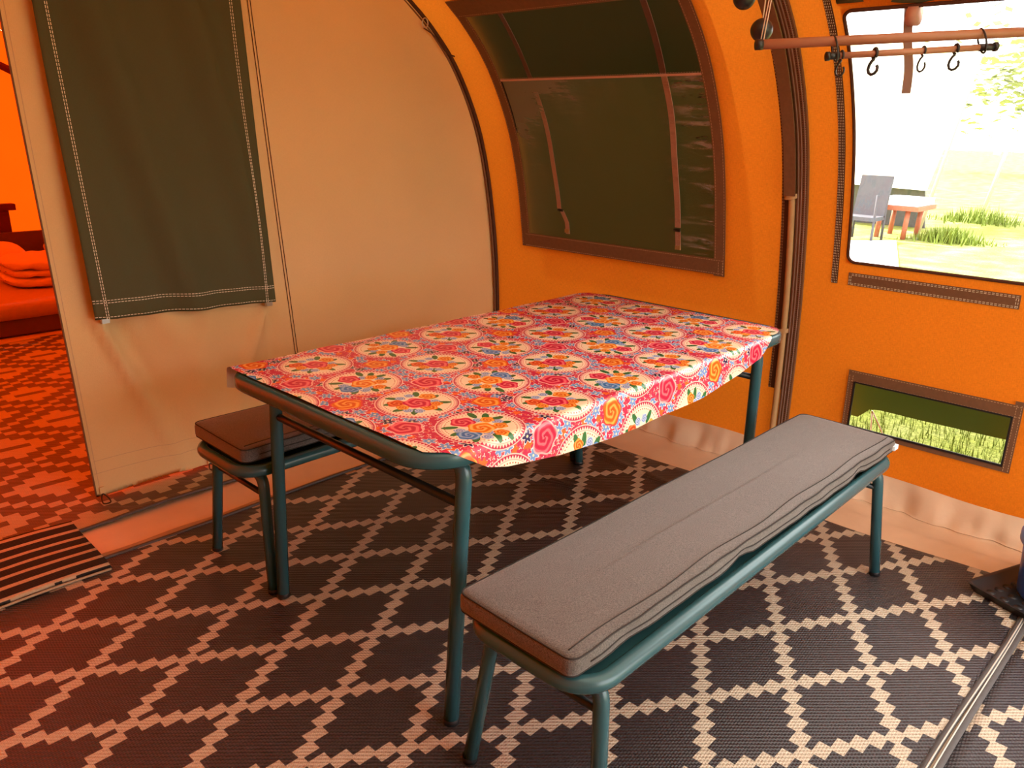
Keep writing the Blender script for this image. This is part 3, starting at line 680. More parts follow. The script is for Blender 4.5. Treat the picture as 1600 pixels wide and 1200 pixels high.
# ------------------------------------------------------------------ tablecloth
def cloth_mat():
    m = Mat('floral_oilcloth'); uv = m.coord('UV'); x, y, _ = m.xyz(uv)
    X, Y = x * 100, y * 100                       # centimetres
    px, py = 25.35, 21.95
    def lattice(x0, y0):
        k = ((X - x0) / px + .5).floor(); j = ((Y - y0) / py + .5).floor(); return X - x0 - k * px, Y - y0 - j * py, (k + j).fmod(2), k, j
    lx, ly, par, k0, j0 = lattice(115.8, 118.6); qx, qy, qpar, _, _ = lattice(115.8 - px / 2, 118.6 + py / 2)
    def polar(cx, cy_, xx, yy): dx, dy = xx - cx, yy - cy_; return (dx * dx + dy * dy).sqrt(), dy.atan2(dx)
    red, red2 = (.60, .036, .105), (.48, .022, .078)
    col = m.mix(m.noise(uv, 45, 3), red, red2)
    def vor(scale, seed):
        mp = m.n('Mapping'); mp.inputs['Location'].default_value = (seed, seed * .7, 0); mp.inputs['Scale'].default_value = (scale,) * 3; m.L(uv, mp.inputs[0])
        t = m.n('TexVoronoi', voronoi_dimensions='2D'); t.inputs['Scale'].default_value = 1; t.inputs['Randomness'].default_value = .8; m.L(mp.outputs[0], t.inputs['Vector'])
        a = m.xyz(mp.outputs[0]); b = m.xyz(t.outputs['Position']); dx, dy = a[0] - b[0], a[1] - b[1]
        cr = m.n('SeparateColor'); m.L(t.outputs['Color'], cr.inputs[0])
        return (dx * dx + dy * dy).sqrt(), dy.atan2(dx), E(m.nt, cr.outputs[0]), E(m.nt, cr.outputs[1])
    # white sprigs, orange blossoms, blue and navy stars scattered on the ground
    d, a, c1, c2 = vor(70, 3.1); col = m.mix((d < ((a * 3 + c1 * 6).cos() * .22 + .16)) * (c2 > .2), col, (.85, .62, .58))
    d, a, c1, c2 = vor(62, 9.4); col = m.mix((d < ((a * 2 + c1 * 6).cos() * .24 + .20)) * (c2 > .35), col, (.72, .10, .10))
    d, a, c1, c2 = vor(34, 5.2); col = m.mix((d < ((a * 5).cos() * .10 + .34)) * (c2 < .30), col, (.80, .14, .03))
    d, a, c1, c2 = vor(27, 1.7)
    on = (c2 > .28); rr = (a * 6 + c1 * 6).cos() * .11 + .35
    col = m.mix((d < rr * 1.2) * on, col, (.88, .80, .80)); blue = m.mix((c2 > .86), (.16, .30, .62), (.025, .022, .11))
    col = m.mix((d < rr) * on, col, blue); col = m.mix((d < .09) * on, col, (.85, .75, .45))
    # lone roses between the medallions
    def rose(col, cx, cy_, r, xx, yy, base, dk, lt, gate=None, outline=None, freq=5.5, npet=5):
        d, a = polar(cx, cy_, xx, yy); edge = ((a * npet + cx).cos() * .08 + .92) * r
        if outline:
            f = (d < edge + .45); f = f * gate if gate is not None else f; col = m.mix(f, col, outline)
        sw = ((d * (freq * 2.5 / r) + a * 2.0 + (a * npet).sin() * .45).sin()) * .5 + .5
        c = m.mix((d / r), dk, base); c = m.mix((sw > .68) * .65, c, lt); c = m.mix((sw < .24) * .75, c, dk)
        f = (d < edge); f = f * gate if gate is not None else f; return m.mix(f, col, c)
    pk, pkd, pkl = (.78, .03, .10), (.45, .01, .05), (.90, .22, .26); orr, ord_, orl = (.85, .25, .02), (.60, .08, .01), (.95, .50, .12)
    col = rose(col, 0, 0, 4.1, qx, qy, pk, pkd, pkl, qpar < .5, (.88, .42, .42)); col = rose(col, 0, 0, 3.7, qx, qy, orr, ord_, orl, qpar > .5, (.70, .05, .05))
    # medallion rings
    r, th = polar(0, 0, lx, ly); cream = (.88, .76, .56); crm2 = (.93, .80, .62)
    col = m.mix(r < 10.35, col, (.88, .55, .50)); col = m.mix(r < 10.05, col, red2)
    tooth = ((th * 64).cos() * .35 + 9.5); col = m.mix(r < tooth, col, (.90, .66, .55)); col = m.mix(r < 9.0, col, (.82, .42, .36)); col = m.mix(r < 8.75, col, crm2)
    dots = ((th * 56).cos() > .1) * (r < 8.35) * (r > 8.0); col = m.mix(dots, col, (.50, .12, .06)); col = m.mix(r < 7.85, col, cream)
    def blob(col, cx, cy_, rx, ry, rot, c, gate):
        dx, dy = lx - cx, ly - cy_; ca, sa_ = math.cos(rot), math.sin(rot); u = (dx * ca + dy * sa_) / rx; v = (dy * ca - dx * sa_) / ry
        return m.mix(((u * u + v * v) < 1.0) * gate, col, c)
    gA, gB = par > .5, par < .5
    green, gr2, lb = (.025, .16, .05), (.07, .22, .03), (.30, .42, .68)
    leaf = lambda col, cx, cy_, rot, g_, c=green, s=1.15: blob(col, cx, cy_, 1.7 * s, .75 * s, rot, c, g_)
    # bouquet with a pink rose in the middle
    for (cx, cy_, ro) in ((3.9, 5.3, .9), (-2.6, 6.3, 2.2), (-4.4, -4.2, .8), (5.0, -3.9, -.7), (-5.4, 3.4, 2.7), (5.8, .8, .2), (-6.2, -1.0, 3.0), (.6, -6.0, -1.4)): col = leaf(col, cx, cy_, ro, gA)
    for (cx, cy_) in ((1.8, 5.4), (4.0, -1.8), (-5.0, -2.6), (-1.2, 5.2), (-3.2, -4.6)): col = rose(col, cx, cy_, 1.35, lx, ly, lb, (.15, .24, .55), (.72, .78, .85), gA)
    col = rose(col, 5.0, 2.2, 2.3, lx, ly, (.88, .33, .02), ord_, orl, gA); col = rose(col, -4.1, 2.9, 2.5, lx, ly, (.78, .11, .02), (.5, .03, .01), (.9, .3, .1), gA)
    col = rose(col, .2, -4.1, 2.3, lx, ly, orr, ord_, orl, gA); col = rose(col, -4.7, -.2, 1.7, lx, ly, (.9, .40, .03), ord_, orl, gA); col = rose(col, 3.0, -3.4, 1.7, lx, ly, orr, ord_, orl, gA)
    col = rose(col, 0, 0, 3.7, lx, ly, pk, pkd, pkl, gA)
    # bouquet with an orange rose, a blue one and a pink one
    fl = ((k0).fmod(2) * 2 - 1)
    ox, oy = lx, ly; lx, ly = lx * fl, ly * fl
    for (cx, cy_, ro) in ((5.4, -4.4, -.6), (-5.4, -4.0, .8), (-3.6, -6.6, 1.3), (-5.6, 1.6, 2.8), (5.8, 4.6, .7), (-1.6, 6.9, 1.9), (6.6, -.6, 0.), (-6.4, -1.4, 3.0), (1.2, 6.6, 1.3)): col = leaf(col, cx, cy_, ro, gB)
    for (cx, cy_) in ((3.2, 5.5), (-2.2, -3.6), (5.0, -1.6), (-5.2, .2), (1.2, 3.9)): col = rose(col, cx, cy_, 1.4, lx, ly, lb, (.15, .24, .55), (.72, .78, .85), gB)
    col = rose(col, -1.0, 5.6, 1.9, lx, ly, orr, ord_, orl, gB); col = rose(col, -3.8, 2.4, 1.9, lx, ly, (.85, .38, .03), ord_, orl, gB); col = rose(col, -4.2, -2.2, 1.8, lx, ly, (.9, .42, .04), ord_, orl, gB)
    col = rose(col, 5.3, 1.9, 3.0, lx, ly, (.10, .30, .60), (.04, .14, .42), (.35, .55, .78), gB); col = rose(col, .9, -5.0, 3.1, lx, ly, pk, pkd, pkl, gB)
    col = rose(col, .3, .6, 3.5, lx, ly, (.90, .36, .03), (.70, .12, .01), (.95, .62, .20), gB)
    geo = m.n('NewGeometry'); col = m.mix(geo.outputs['Backfacing'], col, (.72, .52, .38))
    m.set(col, .24, .5)
    lin = (x * 2600).sin() * .5 + (y * 2600).sin() * .5; m.bump(lin + m.noise(uv, 18, 2) * 2.0, .12, .0015)
    return m.m
CX0, CX1 = .972, 2.540
CYM = (TY0 + TY1) / 2
def halfw(x, ins=0.0):
    h = (TY1 - TY0) / 2 - ins; a, b, r = TX0 + ins, TX1 - ins, TR - ins
    if x < a + r: return h - r + math.sqrt(max(0, r * r - (a + r - x) ** 2))
    if x > b - r: return h - r + math.sqrt(max(0, r * r - (x - b + r) ** 2))
    return h
OVX = [.97, 1.005, 1.035, 1.10, 1.16, 1.335, 1.65, 1.97, 2.20, 2.34, 2.39, 2.43, 2.556]; OVR = [-.012, -.008, .012, .052, .068, .092, .108, .100, .078, .052, .016, -.010, -.014]
OVL = [.060, .070, .075, .08, .08, .08, .085, .085, .08, .07, .06, .03, -.006]
def cloth_pt(a, b):
    x = CX0 + (CX1 - CX0) * a; hr = halfw(x); hl = halfw(max(x, TX0 + TR)); orr_, oll = interp(OVX, OVR, x), interp(OVX, OVL, x)
    t0, t1_ = -(hr + orr_), hl + oll; t = t0 + (t1_ - t0) * b; h = hl if t >= 0 else hr
    s = 1 if t >= 0 else -1; q = abs(t); rb = .016; z = TZ + .0035 + .0012 * math.sin(x * 21) * math.sin(t * 17); flat = h - rb + .004
    if q <= flat: y = q
    else:
        e = q - flat; arc = rb * PI / 2
        if e < arc: y = flat + rb * math.sin(e / rb); z -= rb * (1 - math.cos(e / rb))
        else: y = flat + rb + .004 * math.sin(x * 13 + 1) * (e - arc) / .1 + (e - arc) * .10; z -= rb + (e - arc)
    return Vector((x, CYM + s * y, z)), (x, CYM + t)
g = G(); g.grid(lambda a, b: cloth_pt(a, b)[0], 150, 160, lambda a, b: cloth_pt(a, b)[1]); o = g.build('tablecloth', cloth_mat())
tag(o, 'pink red floral oilcloth with cream medallions draped over the table', 'tablecloth')

# ------------------------------------------------------------------ benches
def make_bench(x0, x1, y0, y1, feet, label):
    t = tag(empty('bench', ((x0 + x1) / 2, (y0 + y1) / 2, 0)), label, 'bench')
    r = .0185; zc = .412
    g = G(); g.tube(rrect(x0 + r, x1 - r, y0 + r, y1 - r, .075, zc, 10), r, 14, closed=True); tb(g, 'rim', TEAL, t)
    rp = rrect(x0 + .022, x1 - .022, y0 + .022, y1 - .022, .07, 0, 8); n = len(rp); g = G()
    v = [p + Vector((0, 0, .406)) for p in rp] + [p + Vector((0, 0, .412)) for p in rp]
    g.add(v, [tuple(range(n - 1, -1, -1)), tuple(range(n, 2 * n))] + [(i, (i + 1) % n, (i + 1) % n + n, i + n) for i in range(n)]); tb(g, 'seat_panel', TEAL, t, sharp=40)
    for (xt, xf) in feet:
        for (yt, yi, yf) in ((y0 + .035, y0 + .12, y0 + .003), (y1 - .035, y1 - .12, y1 + .012)):
            add_leg(t, (xt, yt, .386), (xt, yi, .386), (xf, yf, FZ), .0165, brad=.05)
        g = G(); g.tube([(xt, y0 + .03, .325), (xt, y1 - .03, .325)], .009, 10); tb(g, 'stretcher', TEAL_DK, t)
        g = G(); g.tube([(xt, y0 + .11, .386), (xt, y1 - .11, .386)], .0165, 12); tb(g, 'crossbar', TEAL_DK, t)
    return t
make_bench(.940, 2.505, .688, 1.040, ((1.030, .998), (2.440, 2.478)), 'long teal metal bench in front carrying the grey cushion')
make_bench(.972, 2.535, 1.968, 2.318, ((1.055, 1.041), (2.46, 2.49)), 'teal metal bench against the partition behind the table')
def cushion_mat():
    m = Mat('charcoal_cushion_fabric'); c = m.coord(); x, y, _ = m.xyz(c)
    nz = m.noise(c, 420, 2, .7); n2 = m.noise(c, 25, 2); col = m.mix((nz - .5) * 2.2 + .45 + n2 * .15, (.030, .027, .025), (.17, .155, .14))
    m.set(col, .8, .25, sheen=.35); m.bump(nz + ((x + y) * 2000).sin() * .2, .35, .0015); return m.m
CUSH = cushion_mat(); PIPE = plain('cushion_seam', (.035, .031, .029), .8, .2)
def make_cushion(x0, x1, y0, y1, z0, z1, label, dents, rot=0.0):
    t = tag(empty('bench_cushion', ((x0 + x1) / 2, (y0 + y1) / 2, z0)), label, 'cushion', 'bench cushions')
    lx, ly, h = (x1 - x0) / 2, (y1 - y0) / 2, z1 - z0; rc, re = .022, .012
    def outline(off):
        out = []
        for p in rrect(-lx + off, lx - off, -ly + off, ly - off, max(rc - off, .004), 0, 5): out.append(p)
        dense = []
        for i, p in enumerate(out):
            q = out[(i + 1) % len(out)]; n = max(1, int((q - p).length / .03)); dense += [p + (q - p) * k / n for k in range(n)]
        return dense
    rings = []
    base = outline(0); N = len(base)
    def ring(off, z):
        pts = []
        for p in base:
            q = Vector((p.x * (lx - off) / lx, p.y * (ly - off) / ly, z)); pts.append(q)
        return pts
    prof = [(re, 0), (re * .3, re * .3), (0, re), (0, h * .5), (0, h - re), (re * .3, h - re * .3), (re, h)]
    R = [ring(o_, z) for o_, z in prof]
    for k in range(1, 9): f = re + (ly - re - .004) * k / 8; R.append(ring(f, h + .004 * math.sin(k / 8 * PI / 2)))
    def warp(p):
        q = Vector(p); side = smooth01((-q.y - ly + .035) / .035)
        for (dx, amp, w) in dents:
            e = math.exp(-((q.x - dx) / w) ** 2) * amp; q.y += side * e * .45 * (1 - abs(q.z / h - .4)); q.z += side * e * .8 * (1 - q.z / h)
        q.y += side * .002 * math.sin(q.x * 40 + q.z * 60) * math.sin(q.x * 7); q.z += .0015 * math.sin(q.x * 9 + q.y * 14) * (q.z / h)
        return q
    v = [warp(p) for r_ in R for p in r_]; f = []
    for i in range(len(R) - 1):
        for k in range(N): f.append((i * N + k, i * N + (k + 1) % N, (i + 1) * N + (k + 1) % N, (i + 1) * N + k))
    f += [tuple(range(N - 1, -1, -1)), tuple(range((len(R) - 1) * N, len(R) * N))]
    g = G(); g.add(v, f); o = g.build('pad', CUSH, t, sharp=60)
    for off, z in ((.003, h - .003), (.002, .006)):
        g = G(); g.tube([warp(p) for p in ring(off, z)], .0017, 6, closed=True); g.build('piping', PIPE, t)
    g = G(); g.tube([warp(Vector((-lx + .02 + (2 * lx - .04) * k / 80, -ly + .028 + .004 * math.sin(k * .3), h + .0012))) for k in range(81)], .0012, 6); g.build('seam', PIPE, t)
    g = G(); g.tube([warp(Vector((-lx + .05 + (2 * lx - .1) * k / 80, -ly - .0004, h * .5))) for k in range(81)], .0016, 6); g.build('zipper', PIPE, t)
    t.rotation_euler = (0, 0, rot); return t
cu = make_cushion(.947, 2.510, .716, 1.030, .4325, .480, 'long grey fabric cushion lying on the front bench, near edge puckered', ((-.17, .014, .035), (.50, .014, .035), (-.62, .004, .06)), -.016)
g = G(); g.box((.765, -.158, .020), (.030, .012, .014)); g.build('care_tag', LAB, cu, False)
make_cushion(1.000, 2.500, 2.005, 2.325, .4335, .482, 'dark brown cushion on the rear bench, half hidden below the table', ((-.1, .01, .06),))

# ------------------------------------------------------------------ hanging rail with hooks
A = at_depth(1183, 70, 2.09); B = at_depth(1600, 50, 2.09); dirv = (B - A).normalized(); Bx = A + dirv * 1.15
hr = tag(empty('hanging_rail', A), 'reddish brown wooden rod hung from cords before the right window', 'rod')
g = G(); g.tube([A, (A + Bx) / 2, Bx], .0125, 14); tb(g, 'rod', WOODROD, hr)
g = G(); g.tube([A - dirv * .004, A + dirv * .014], .0135, 14); tb(g, 'end_cap', BLACKP, hr)
g = G(); g.tube([Bx - dirv * .014, Bx + dirv * .004], .0135, 14); tb(g, 'end_cap', BLACKP, hr)
def roof_above(p):
    q = p.x if p.x >= .5 else 1 - p.x
    return interp(PX[::-1], PZ[::-1], q)
for q, dp in ((A + dirv * .012, at_depth(1197, 0, 2.10) - at_depth(1184, 66, 2.10)), (Bx - dirv * .05, Vector((0, 0, 1)))):
    for dd in (-.004, .004):
        k = (roof_above(q) - q.z - .004) / dp.z; g = G(); g.tube([q + Vector((0, dd, .008)), q + dp * k], .0016, 6); tb(g, 'cord', CORDM, hr)
# lower hook rod
C = at_depth(1294, 88, 2.08); D = at_depth(1556, 73, 2.08); dv = (D - C).normalized()
hk = tag(empty('hook_rod', C), 'thinner dark rod with black ends slung below the wooden rod', 'rod')
g = G(); g.tube([C, D], .0082, 12); tb(g, 'rod', WOODROD, hk)
for q0, q1 in ((C, C + dv * .028), (D - dv * .04, D)): g = G(); g.tube([q0 - dv * .004, q1], .0092, 12); tb(g, 'end_sleeve', BLACKP, hk)
for q in (C, D): g = G(); g.tube([q - dv * .006, q + dv * .003], .0115, 12); tb(g, 'end_cap', BLACKP, hk)
for px in (1306, 1537):
    lo = C + dv * ((px - 1294) / 262 * (D - C).length); tt = (lo - A).dot(dirv); up = A + dirv * tt; mid = (lo + up) / 2; vv = (up - lo); hl = vv.length / 2 + .0145; vn = vv.normalized(); sn = dirv.cross(vn).normalized()
    g = G(); g.tube([mid + vn * hl * math.cos(a) + sn * .0165 * math.sin(a) for a in [2 * PI * k / 28 for k in range(28)]], .0026, 6, closed=True); tb(g, 'sling_ring', BLACKP, hk)
HK = ('black hook nearest the left end of the lower rod', 'thick black hook second from the left on the lower rod', 'thin black hook third from the left on the lower rod', 'black hook at the right end of the lower rod')
for i, (px, rr) in enumerate(((1315, .0030), (1367, .0042), (1443, .0026), (1494, .0034))):
    q = C + dv * ((px - 1294) / 262 * (D - C).length); g = G(); pts = []
    yaw = (.9, .8, 1.2, .7)[i]; sx = (dv * math.cos(yaw) + dv.cross(Vector((0, 0, 1))) * math.sin(yaw)).normalized(); Z = Vector((0, 0, 1)); cs = dv.cross(Z).normalized()
    side = cs
    for k in range(13): a = -PI * .75 + 1.75 * PI * k / 12; pts.append(q + (side * math.sin(a) * -1 + Z * math.cos(a)) * (.0085 + rr))
    for u, w in ((0, -.0135), (-.006, -.019), (-.0105, -.028), (-.012, -.038), (-.009, -.047), (-.002, -.0515), (.006, -.049), (.0115, -.042), (.012, -.034), (.009, -.029)): pts.append(q + sx * u + Z * w)
    g.tube(pts, rr, 8); o = g.build('hook', BLACKP); tag(o, HK[i], 'hook', 'hooks on the lower rod')
for i, (px, py, lb) in enumerate(((1190, 47, 'black ball toggle beside the left end of the wooden rod'), (1163, -3, 'upper black ball toggle cut by the top of the picture'))):
    c_ = at_depth(px, py, 2.16); t = tag(empty('ball_toggle', c_), lb, 'ball', 'ball toggles near the rod')
    g = G(); g.lathe([(.030 * math.sin(PI * k / 14), -.030 * math.cos(PI * k / 14)) for k in range(15)], (0, 0, 0), 24); g.build('ball', BLACKP, t)
    g = G(); zt = roof_above(c_) - c_.z - .004; g.tube([Vector((0, 0, .026)), Vector((.01, 0, .15)), Vector((0, 0, zt))], .002, 6); g.build('elastic_cord', CORDM, t)

# ------------------------------------------------------------------ tray and bucket
P0 = at(1507, 908, 2, .04); ang = math.atan2(-.375, .927)
tr = tag(empty('boot_tray', (P0.x, P0.y, .010), ang), 'black rubber tray with raised rim on the rug at the right edge', 'tray')
TRM = plain('black_rubber', (.020, .020, .022), .45, .45, var=.15)
TL, TWd = .42, .60
g = G(); n = 6
def tray_ring(off, z): return rrect(off, TL - off, -TWd + off, -off, max(.016 - off * .3, .008), z, 5)
rings = [tray_ring(.020, .0), tray_ring(.004, .028), tray_ring(0, .031), tray_ring(.006, .033), tray_ring(.012, .029), tray_ring(.030, .008)]
N = len(rings[0]); v = [p for r_ in rings for p in r_]; f = []
for i in range(len(rings) - 1):
    for k in range(N): f.append((i * N + k, i * N + (k + 1) % N, (i + 1) * N + (k + 1) % N, (i + 1) * N + k))
f += [tuple(range(N - 1, -1, -1)), tuple(range((len(rings) - 1) * N, len(rings) * N))]
g.add(v, f); g.build('tray_body', TRM, tr, sharp=50)
st = None
for i in range(9):
    for j in range(12):
        if st is None:
            g = G(); g.lathe([(.013, 0), (.012, .003), (0, .0035)], (0, 0, 0), 14); st = g.build('stud', TRM, tr); s_ = st
        else: s_ = st.copy(); COL.objects.link(s_)
        s_.location = (.055 + .039 * i, -.055 - .0445 * j, .0078)
bp = at(1596, 936, 2, .02) ; axis = Vector((R_.x, R_.y, 0)).normalized(); bc = Vector((bp.x, bp.y, 0)) + axis * .105
bk = tag(empty('bucket', (bc.x, bc.y, .0195)), 'blue plastic tub with lighter blue lid standing on the tray', 'bucket')
BLUE = plain('blue_plastic', (.06, .19, .80), .35, .5, var=.05); BLUE2 = plain('light_blue_plastic', (.12, .33, .95), .35, .5, var=.05)
g = G(); g.lathe([(0, 0), (.098, 0), (.105, .01), (.114, .17), (.118, .175), (.118, .19), (0, .19)], (0, 0, 0), 40); g.build('tub', BLUE, bk, sharp=40)
g = G(); g.lathe([(.110, .172), (.122, .172), (.127, .18), (.127, .205), (.122, .212), (.105, .214), (.10, .209), (0, .209)], (0, 0, 0), 40); g.build('lid', BLUE2, bk, sharp=40)

# ------------------------------------------------------------------ bedroom
BEDC = plain('bed_sheet', (.40, .25, .15), .8, .1, bumps=.2); BEDW = plain('dark_bed_base', (.10, .04, .028), .6, .3); PIL = plain('pillow_cotton', (.68, .48, .36), .85, .1, bumps=.15); DUV = plain('duvet_cotton', (.62, .42, .30), .85, .1, nscale=18, bumps=.4, bdist=.004)
BY0, BY1, BX0, BX1 = 5.79, 7.70, .55, 3.00
bed = tag(empty('bed', ((BX0 + BX1) / 2, (BY0 + BY1) / 2, 0)), 'low wide bed with dark base and sheet in the orange sleeping area', 'bed')
def rbox(g, x0, x1, y0, y1, z0, z1, r):
    R = []
    for off, z in ((r, z0), (0, z0 + r), (0, z1 - r), (r * .3, z1 - r * .3), (r, z1)): R.append(rrect(x0 + off, x1 - off, y0 + off, y1 - off, .04, z, 5))
    N = len(R[0]); v = [p for q in R for p in q]; f = []
    for i in range(len(R) - 1):
        for k in range(N): f.append((i * N + k, i * N + (k + 1) % N, (i + 1) * N + (k + 1) % N, (i + 1) * N + k))
    f += [tuple(range(N - 1, -1, -1)), tuple(range((len(R) - 1) * N, len(R) * N))]; g.add(v, f)
g = G(); rbox(g, BX0, BX1, BY0 + .04, BY1, .010, .12, .01); tb(g, 'bed_base', BEDW, bed, sharp=40)
g = G(); rbox(g, BX0 - .02, BX1 + .0, BY0, BY1 - .02, .12, .225, .03); tb(g, 'mattress', BEDC, bed, sharp=50)
g = G(); g.box(((BX0 + BX1) / 2, BY1 + .035, .23), (BX1 - BX0, .05, .44)); tb(g, 'headboard', BEDW, bed, smooth=False)
def pillow(x, y, z, w, d, h, label, grp, rz=0.0, tilt=0.0):
    def fn(a, b):
        th = 2 * PI * a; ph = PI * (b - .5); sx = abs(math.cos(th)) ** .55 * math.copysign(1, math.cos(th)); sy = abs(math.sin(th)) ** .55 * math.copysign(1, math.sin(th)); c_ = abs(math.cos(ph)) ** .6
        return Vector((w / 2 * sx * c_, d / 2 * sy * c_, h / 2 * math.copysign(abs(math.sin(ph)) ** 1.1, math.sin(ph)) + .006 * math.sin(th * 7) * c_))
    g = G(); g.grid(fn, 40, 18); o = g.build('pillow', PIL); o.location = (x, y, z + h / 2); o.rotation_euler = (tilt, 0, rz); return tag(o, label, 'pillow', grp)
p1 = at(-12, 405, 1, 7.42); pillow(p1.x - .12, 7.40, .218, .72, .44, .20, 'orange lit pillow at the head of the bed, left of the two', 'pillows on the bed', 0, .12)
p2 = at(105, 400, 1, 7.45); pillow(p2.x + .18, 7.42, .218, .68, .44, .20, 'orange lit pillow half hidden by the partition edge', 'pillows on the bed', 0, .12)
# folded duvet: a rolled stack of layers
q = at(12, 446, 2, .24)
dv_ = tag(empty('folded_duvet', (q.x, 6.20, .226)), 'puffy folded duvet lying on the bed beside the partition edge', 'duvet')
path = [(0, .03), (.26, .022), (.50, .03), (.535, .07), (.50, .108), (.26, .10), (.04, .105), (.005, .145), (.04, .185), (.26, .20), (.48, .19), (.56, .12)]
path = [(p[0], p[1]) for p in path]; cat = catmull([(a, b) for a, b in path], 6)
def duv(a, b):
    i = a * (len(cat) - 1); k = int(min(i, len(cat) - 2)); f_ = i - k; p = cat[k] * (1 - f_) + cat[k + 1] * f_; return p
g = G()
for li, (z0, z1, xo) in enumerate(((0, .082, .0), (.072, .135, .012), (.122, .20, .004))):
    def fn(a, b, z0=z0, z1=z1, xo=xo, li=li):
        th = 2 * PI * a; c_, s_ = math.cos(th), math.sin(th); yy = .30 * math.copysign(abs(c_) ** .35, c_); zz = (z0 + z1) / 2 + (z1 - z0) / 2 * math.copysign(abs(s_) ** .6, s_)
        e = math.sin(PI * min(max(b, .0), 1)) ** .18; x = xo + .75 * b
        return Vector((x, .30 + yy * (.97 if e > .9 else .90 * e + .06) + .008 * math.sin(b * 23 + li * 2), (z0 + z1) / 2 + (zz - (z0 + z1) / 2) * e + .005 * math.sin(b * 31 + a * 12 + li)))
    g2 = G(); g2.grid(fn, 36, 40); g2.build('fold', DUV, dv_)
# dark hanging pocket on the end wall and a pole over it
pk = at(2, 320, 1, 7.86); pk2 = at(21, 322, 1, 7.86); pk3 = at(17, 363, 1, 7.86)
hb = tag(empty('storage_pocket', (pk.x, 7.86, pk3.z)), 'dark box shaped storage pocket hanging on the orange end wall', 'organizer')
DKR = plain('dark_red_brown_cloth', (.09, .012, .008), .8, .2)
wd = (pk3.x - pk.x) + .30; hh = pk.z - pk3.z
g = G(); g.box((pk3.x - wd / 2, 7.855, pk3.z + hh * .44), (wd, .08, hh * .88)); tb(g, 'body', DKR, hb, smooth=False)
g = G(); g.box((pk2.x - (wd + .03) / 2, 7.850, pk3.z + hh * .92), (wd + .03, .10, hh * .22)); tb(g, 'lid', DKR, hb, smooth=False)
a1, a2, a3 = at(-40, 90, 1, 7.84), at(0, 102, 1, 7.84), at(40, 122, 1, 7.84)
g = G(); g.tube([a1 + (a1 - a2) * 6 + Vector((0, 0, -.35)), a1 + (a1 - a2) * 3 + Vector((0, 0, -.05)), a1, a2, a3, a3 + (a3 - a2) * 1.5 + Vector((0, 0, -.08)), a3 + (a3 - a2) * 3.5 + Vector((0, 0, -.4))], .030, 10)
tag(g.build('curtain_pole', DKR), 'dark curved pole across the orange end wall of the sleeping area', 'pole')

# ------------------------------------------------------------------ outside
def grass_mat():
    m = Mat('lawn'); c = m.coord(); a = m.noise(c, 3.0, 4); b = m.noise(c, 45, 3); col = m.mix(b, (.10, .13, .015), (.27, .29, .06)); dry = m.mix(a, col, m.mix(b, (.28, .26, .15), (.42, .38, .26)))
    m.set(m.mix((a - .35) * 1.6, col, dry), .9, .1); m.bump(b, .6, .03); return m.m
GR = grass_mat()
g = G(); g.grid(lambda a, b: Vector((-40 + 120 * a, -50 + 100 * b, -.03)), 4, 4); tag(g.build('ground', GR), 'sunlit lawn of the campsite outside the tent', kind='structure')
BLD = plain('grass_blade', (.15, .20, .03), .7, .2, var=.4, nscale=6)
g = G()
for k in range(9000):
    x = 3.12 + 2.6 * random.random() ** 1.3; y = -.6 + 2.6 * random.random(); h = .03 + .05 * random.random(); a = random.random() * 2 * PI; w = .003; l = .03 * random.random()
    p = Vector((x, y, -.03)); t_ = Vector((math.cos(a), math.sin(a), 0)); n_ = Vector((-t_.y, t_.x, 0)) * w
    g.add([p - n_, p + n_, p + t_ * l + Vector((0, 0, h))], [(0, 1, 2)])
o = g.build('grass', BLD, None, False); tag(o, 'short green grass growing outside the low window', 'grass', kind='stuff')
CREAM = canvas('cream_awning', (.78, .75, .60), (.8, .75, .5), .25, .2); DGREY = plain('gap_shade_grey', (.10, .105, .11), .8, .2)
def slab(g, pts, n):
    n = Vector(n); v = [Vector(p) for p in pts]; k = len(v); v += [p + n for p in v]
    g.add(v, [tuple(range(k)), tuple(range(2 * k - 1, k - 1, -1))] + [(i, i + k, (i + 1) % k + k, (i + 1) % k) for i in range(k)])
aw = tag(empty('neighbouring_tent', (13.5, 5, 0)), 'cream neighbouring tent with dark shade panel under its awning seen through the right window', 'tent')
b0, b1, u1, u0 = at(1290, 284, 0, 13.0), at(1447, 298, 0, 13.0), at(1534, 88, 0, 14.6), at(1290, 70, 0, 14.6)
g = G(); slab(g, [b0, b1, u1, u0], (.05, 0, .02)); tb(g, 'awning_sheet', CREAM, aw, smooth=False)
g = G(); slab(g, [u0, u1, u1 + Vector((2.5, 0, .25)), u0 + Vector((2.5, 0, .25))], (0, 0, .04)); tb(g, 'roof_sheet', CREAM, aw, smooth=False)
d0, d1 = at(1290, 282, 0, 13.2), at(1445, 298, 0, 13.2)
g = G(); slab(g, [d0, d1, Vector((13.5, d1.y, -.03)), Vector((13.5, d0.y, -.03))], (.04, 0, 0)); tb(g, 'gap_shade_panel', DGREY, aw, smooth=False)  # dark panel in place of the shaded tent inside below the awning
for (pa, pb, x0, x1, r, lb) in (((1434, 366), (1536, 80), 12.6, 14.4, .025, 'leaning pale guy pole at the edge of the neighbouring tent'), ((1534, 334), (1592, 190), 16.5, 17.5, .035, 'yellowish leaning pole further off on the lawn')):
    q0 = at(*pa, 2, -.03); q1 = at(*pb, 0, q0.x + 1.5); g = G(); g.tube([q0, (q0 + q1) / 2, q1], r, 8); tag(g.build('tent_stake', plain('pole_paint', (.33, .30, .18), .6)), lb, 'pole')
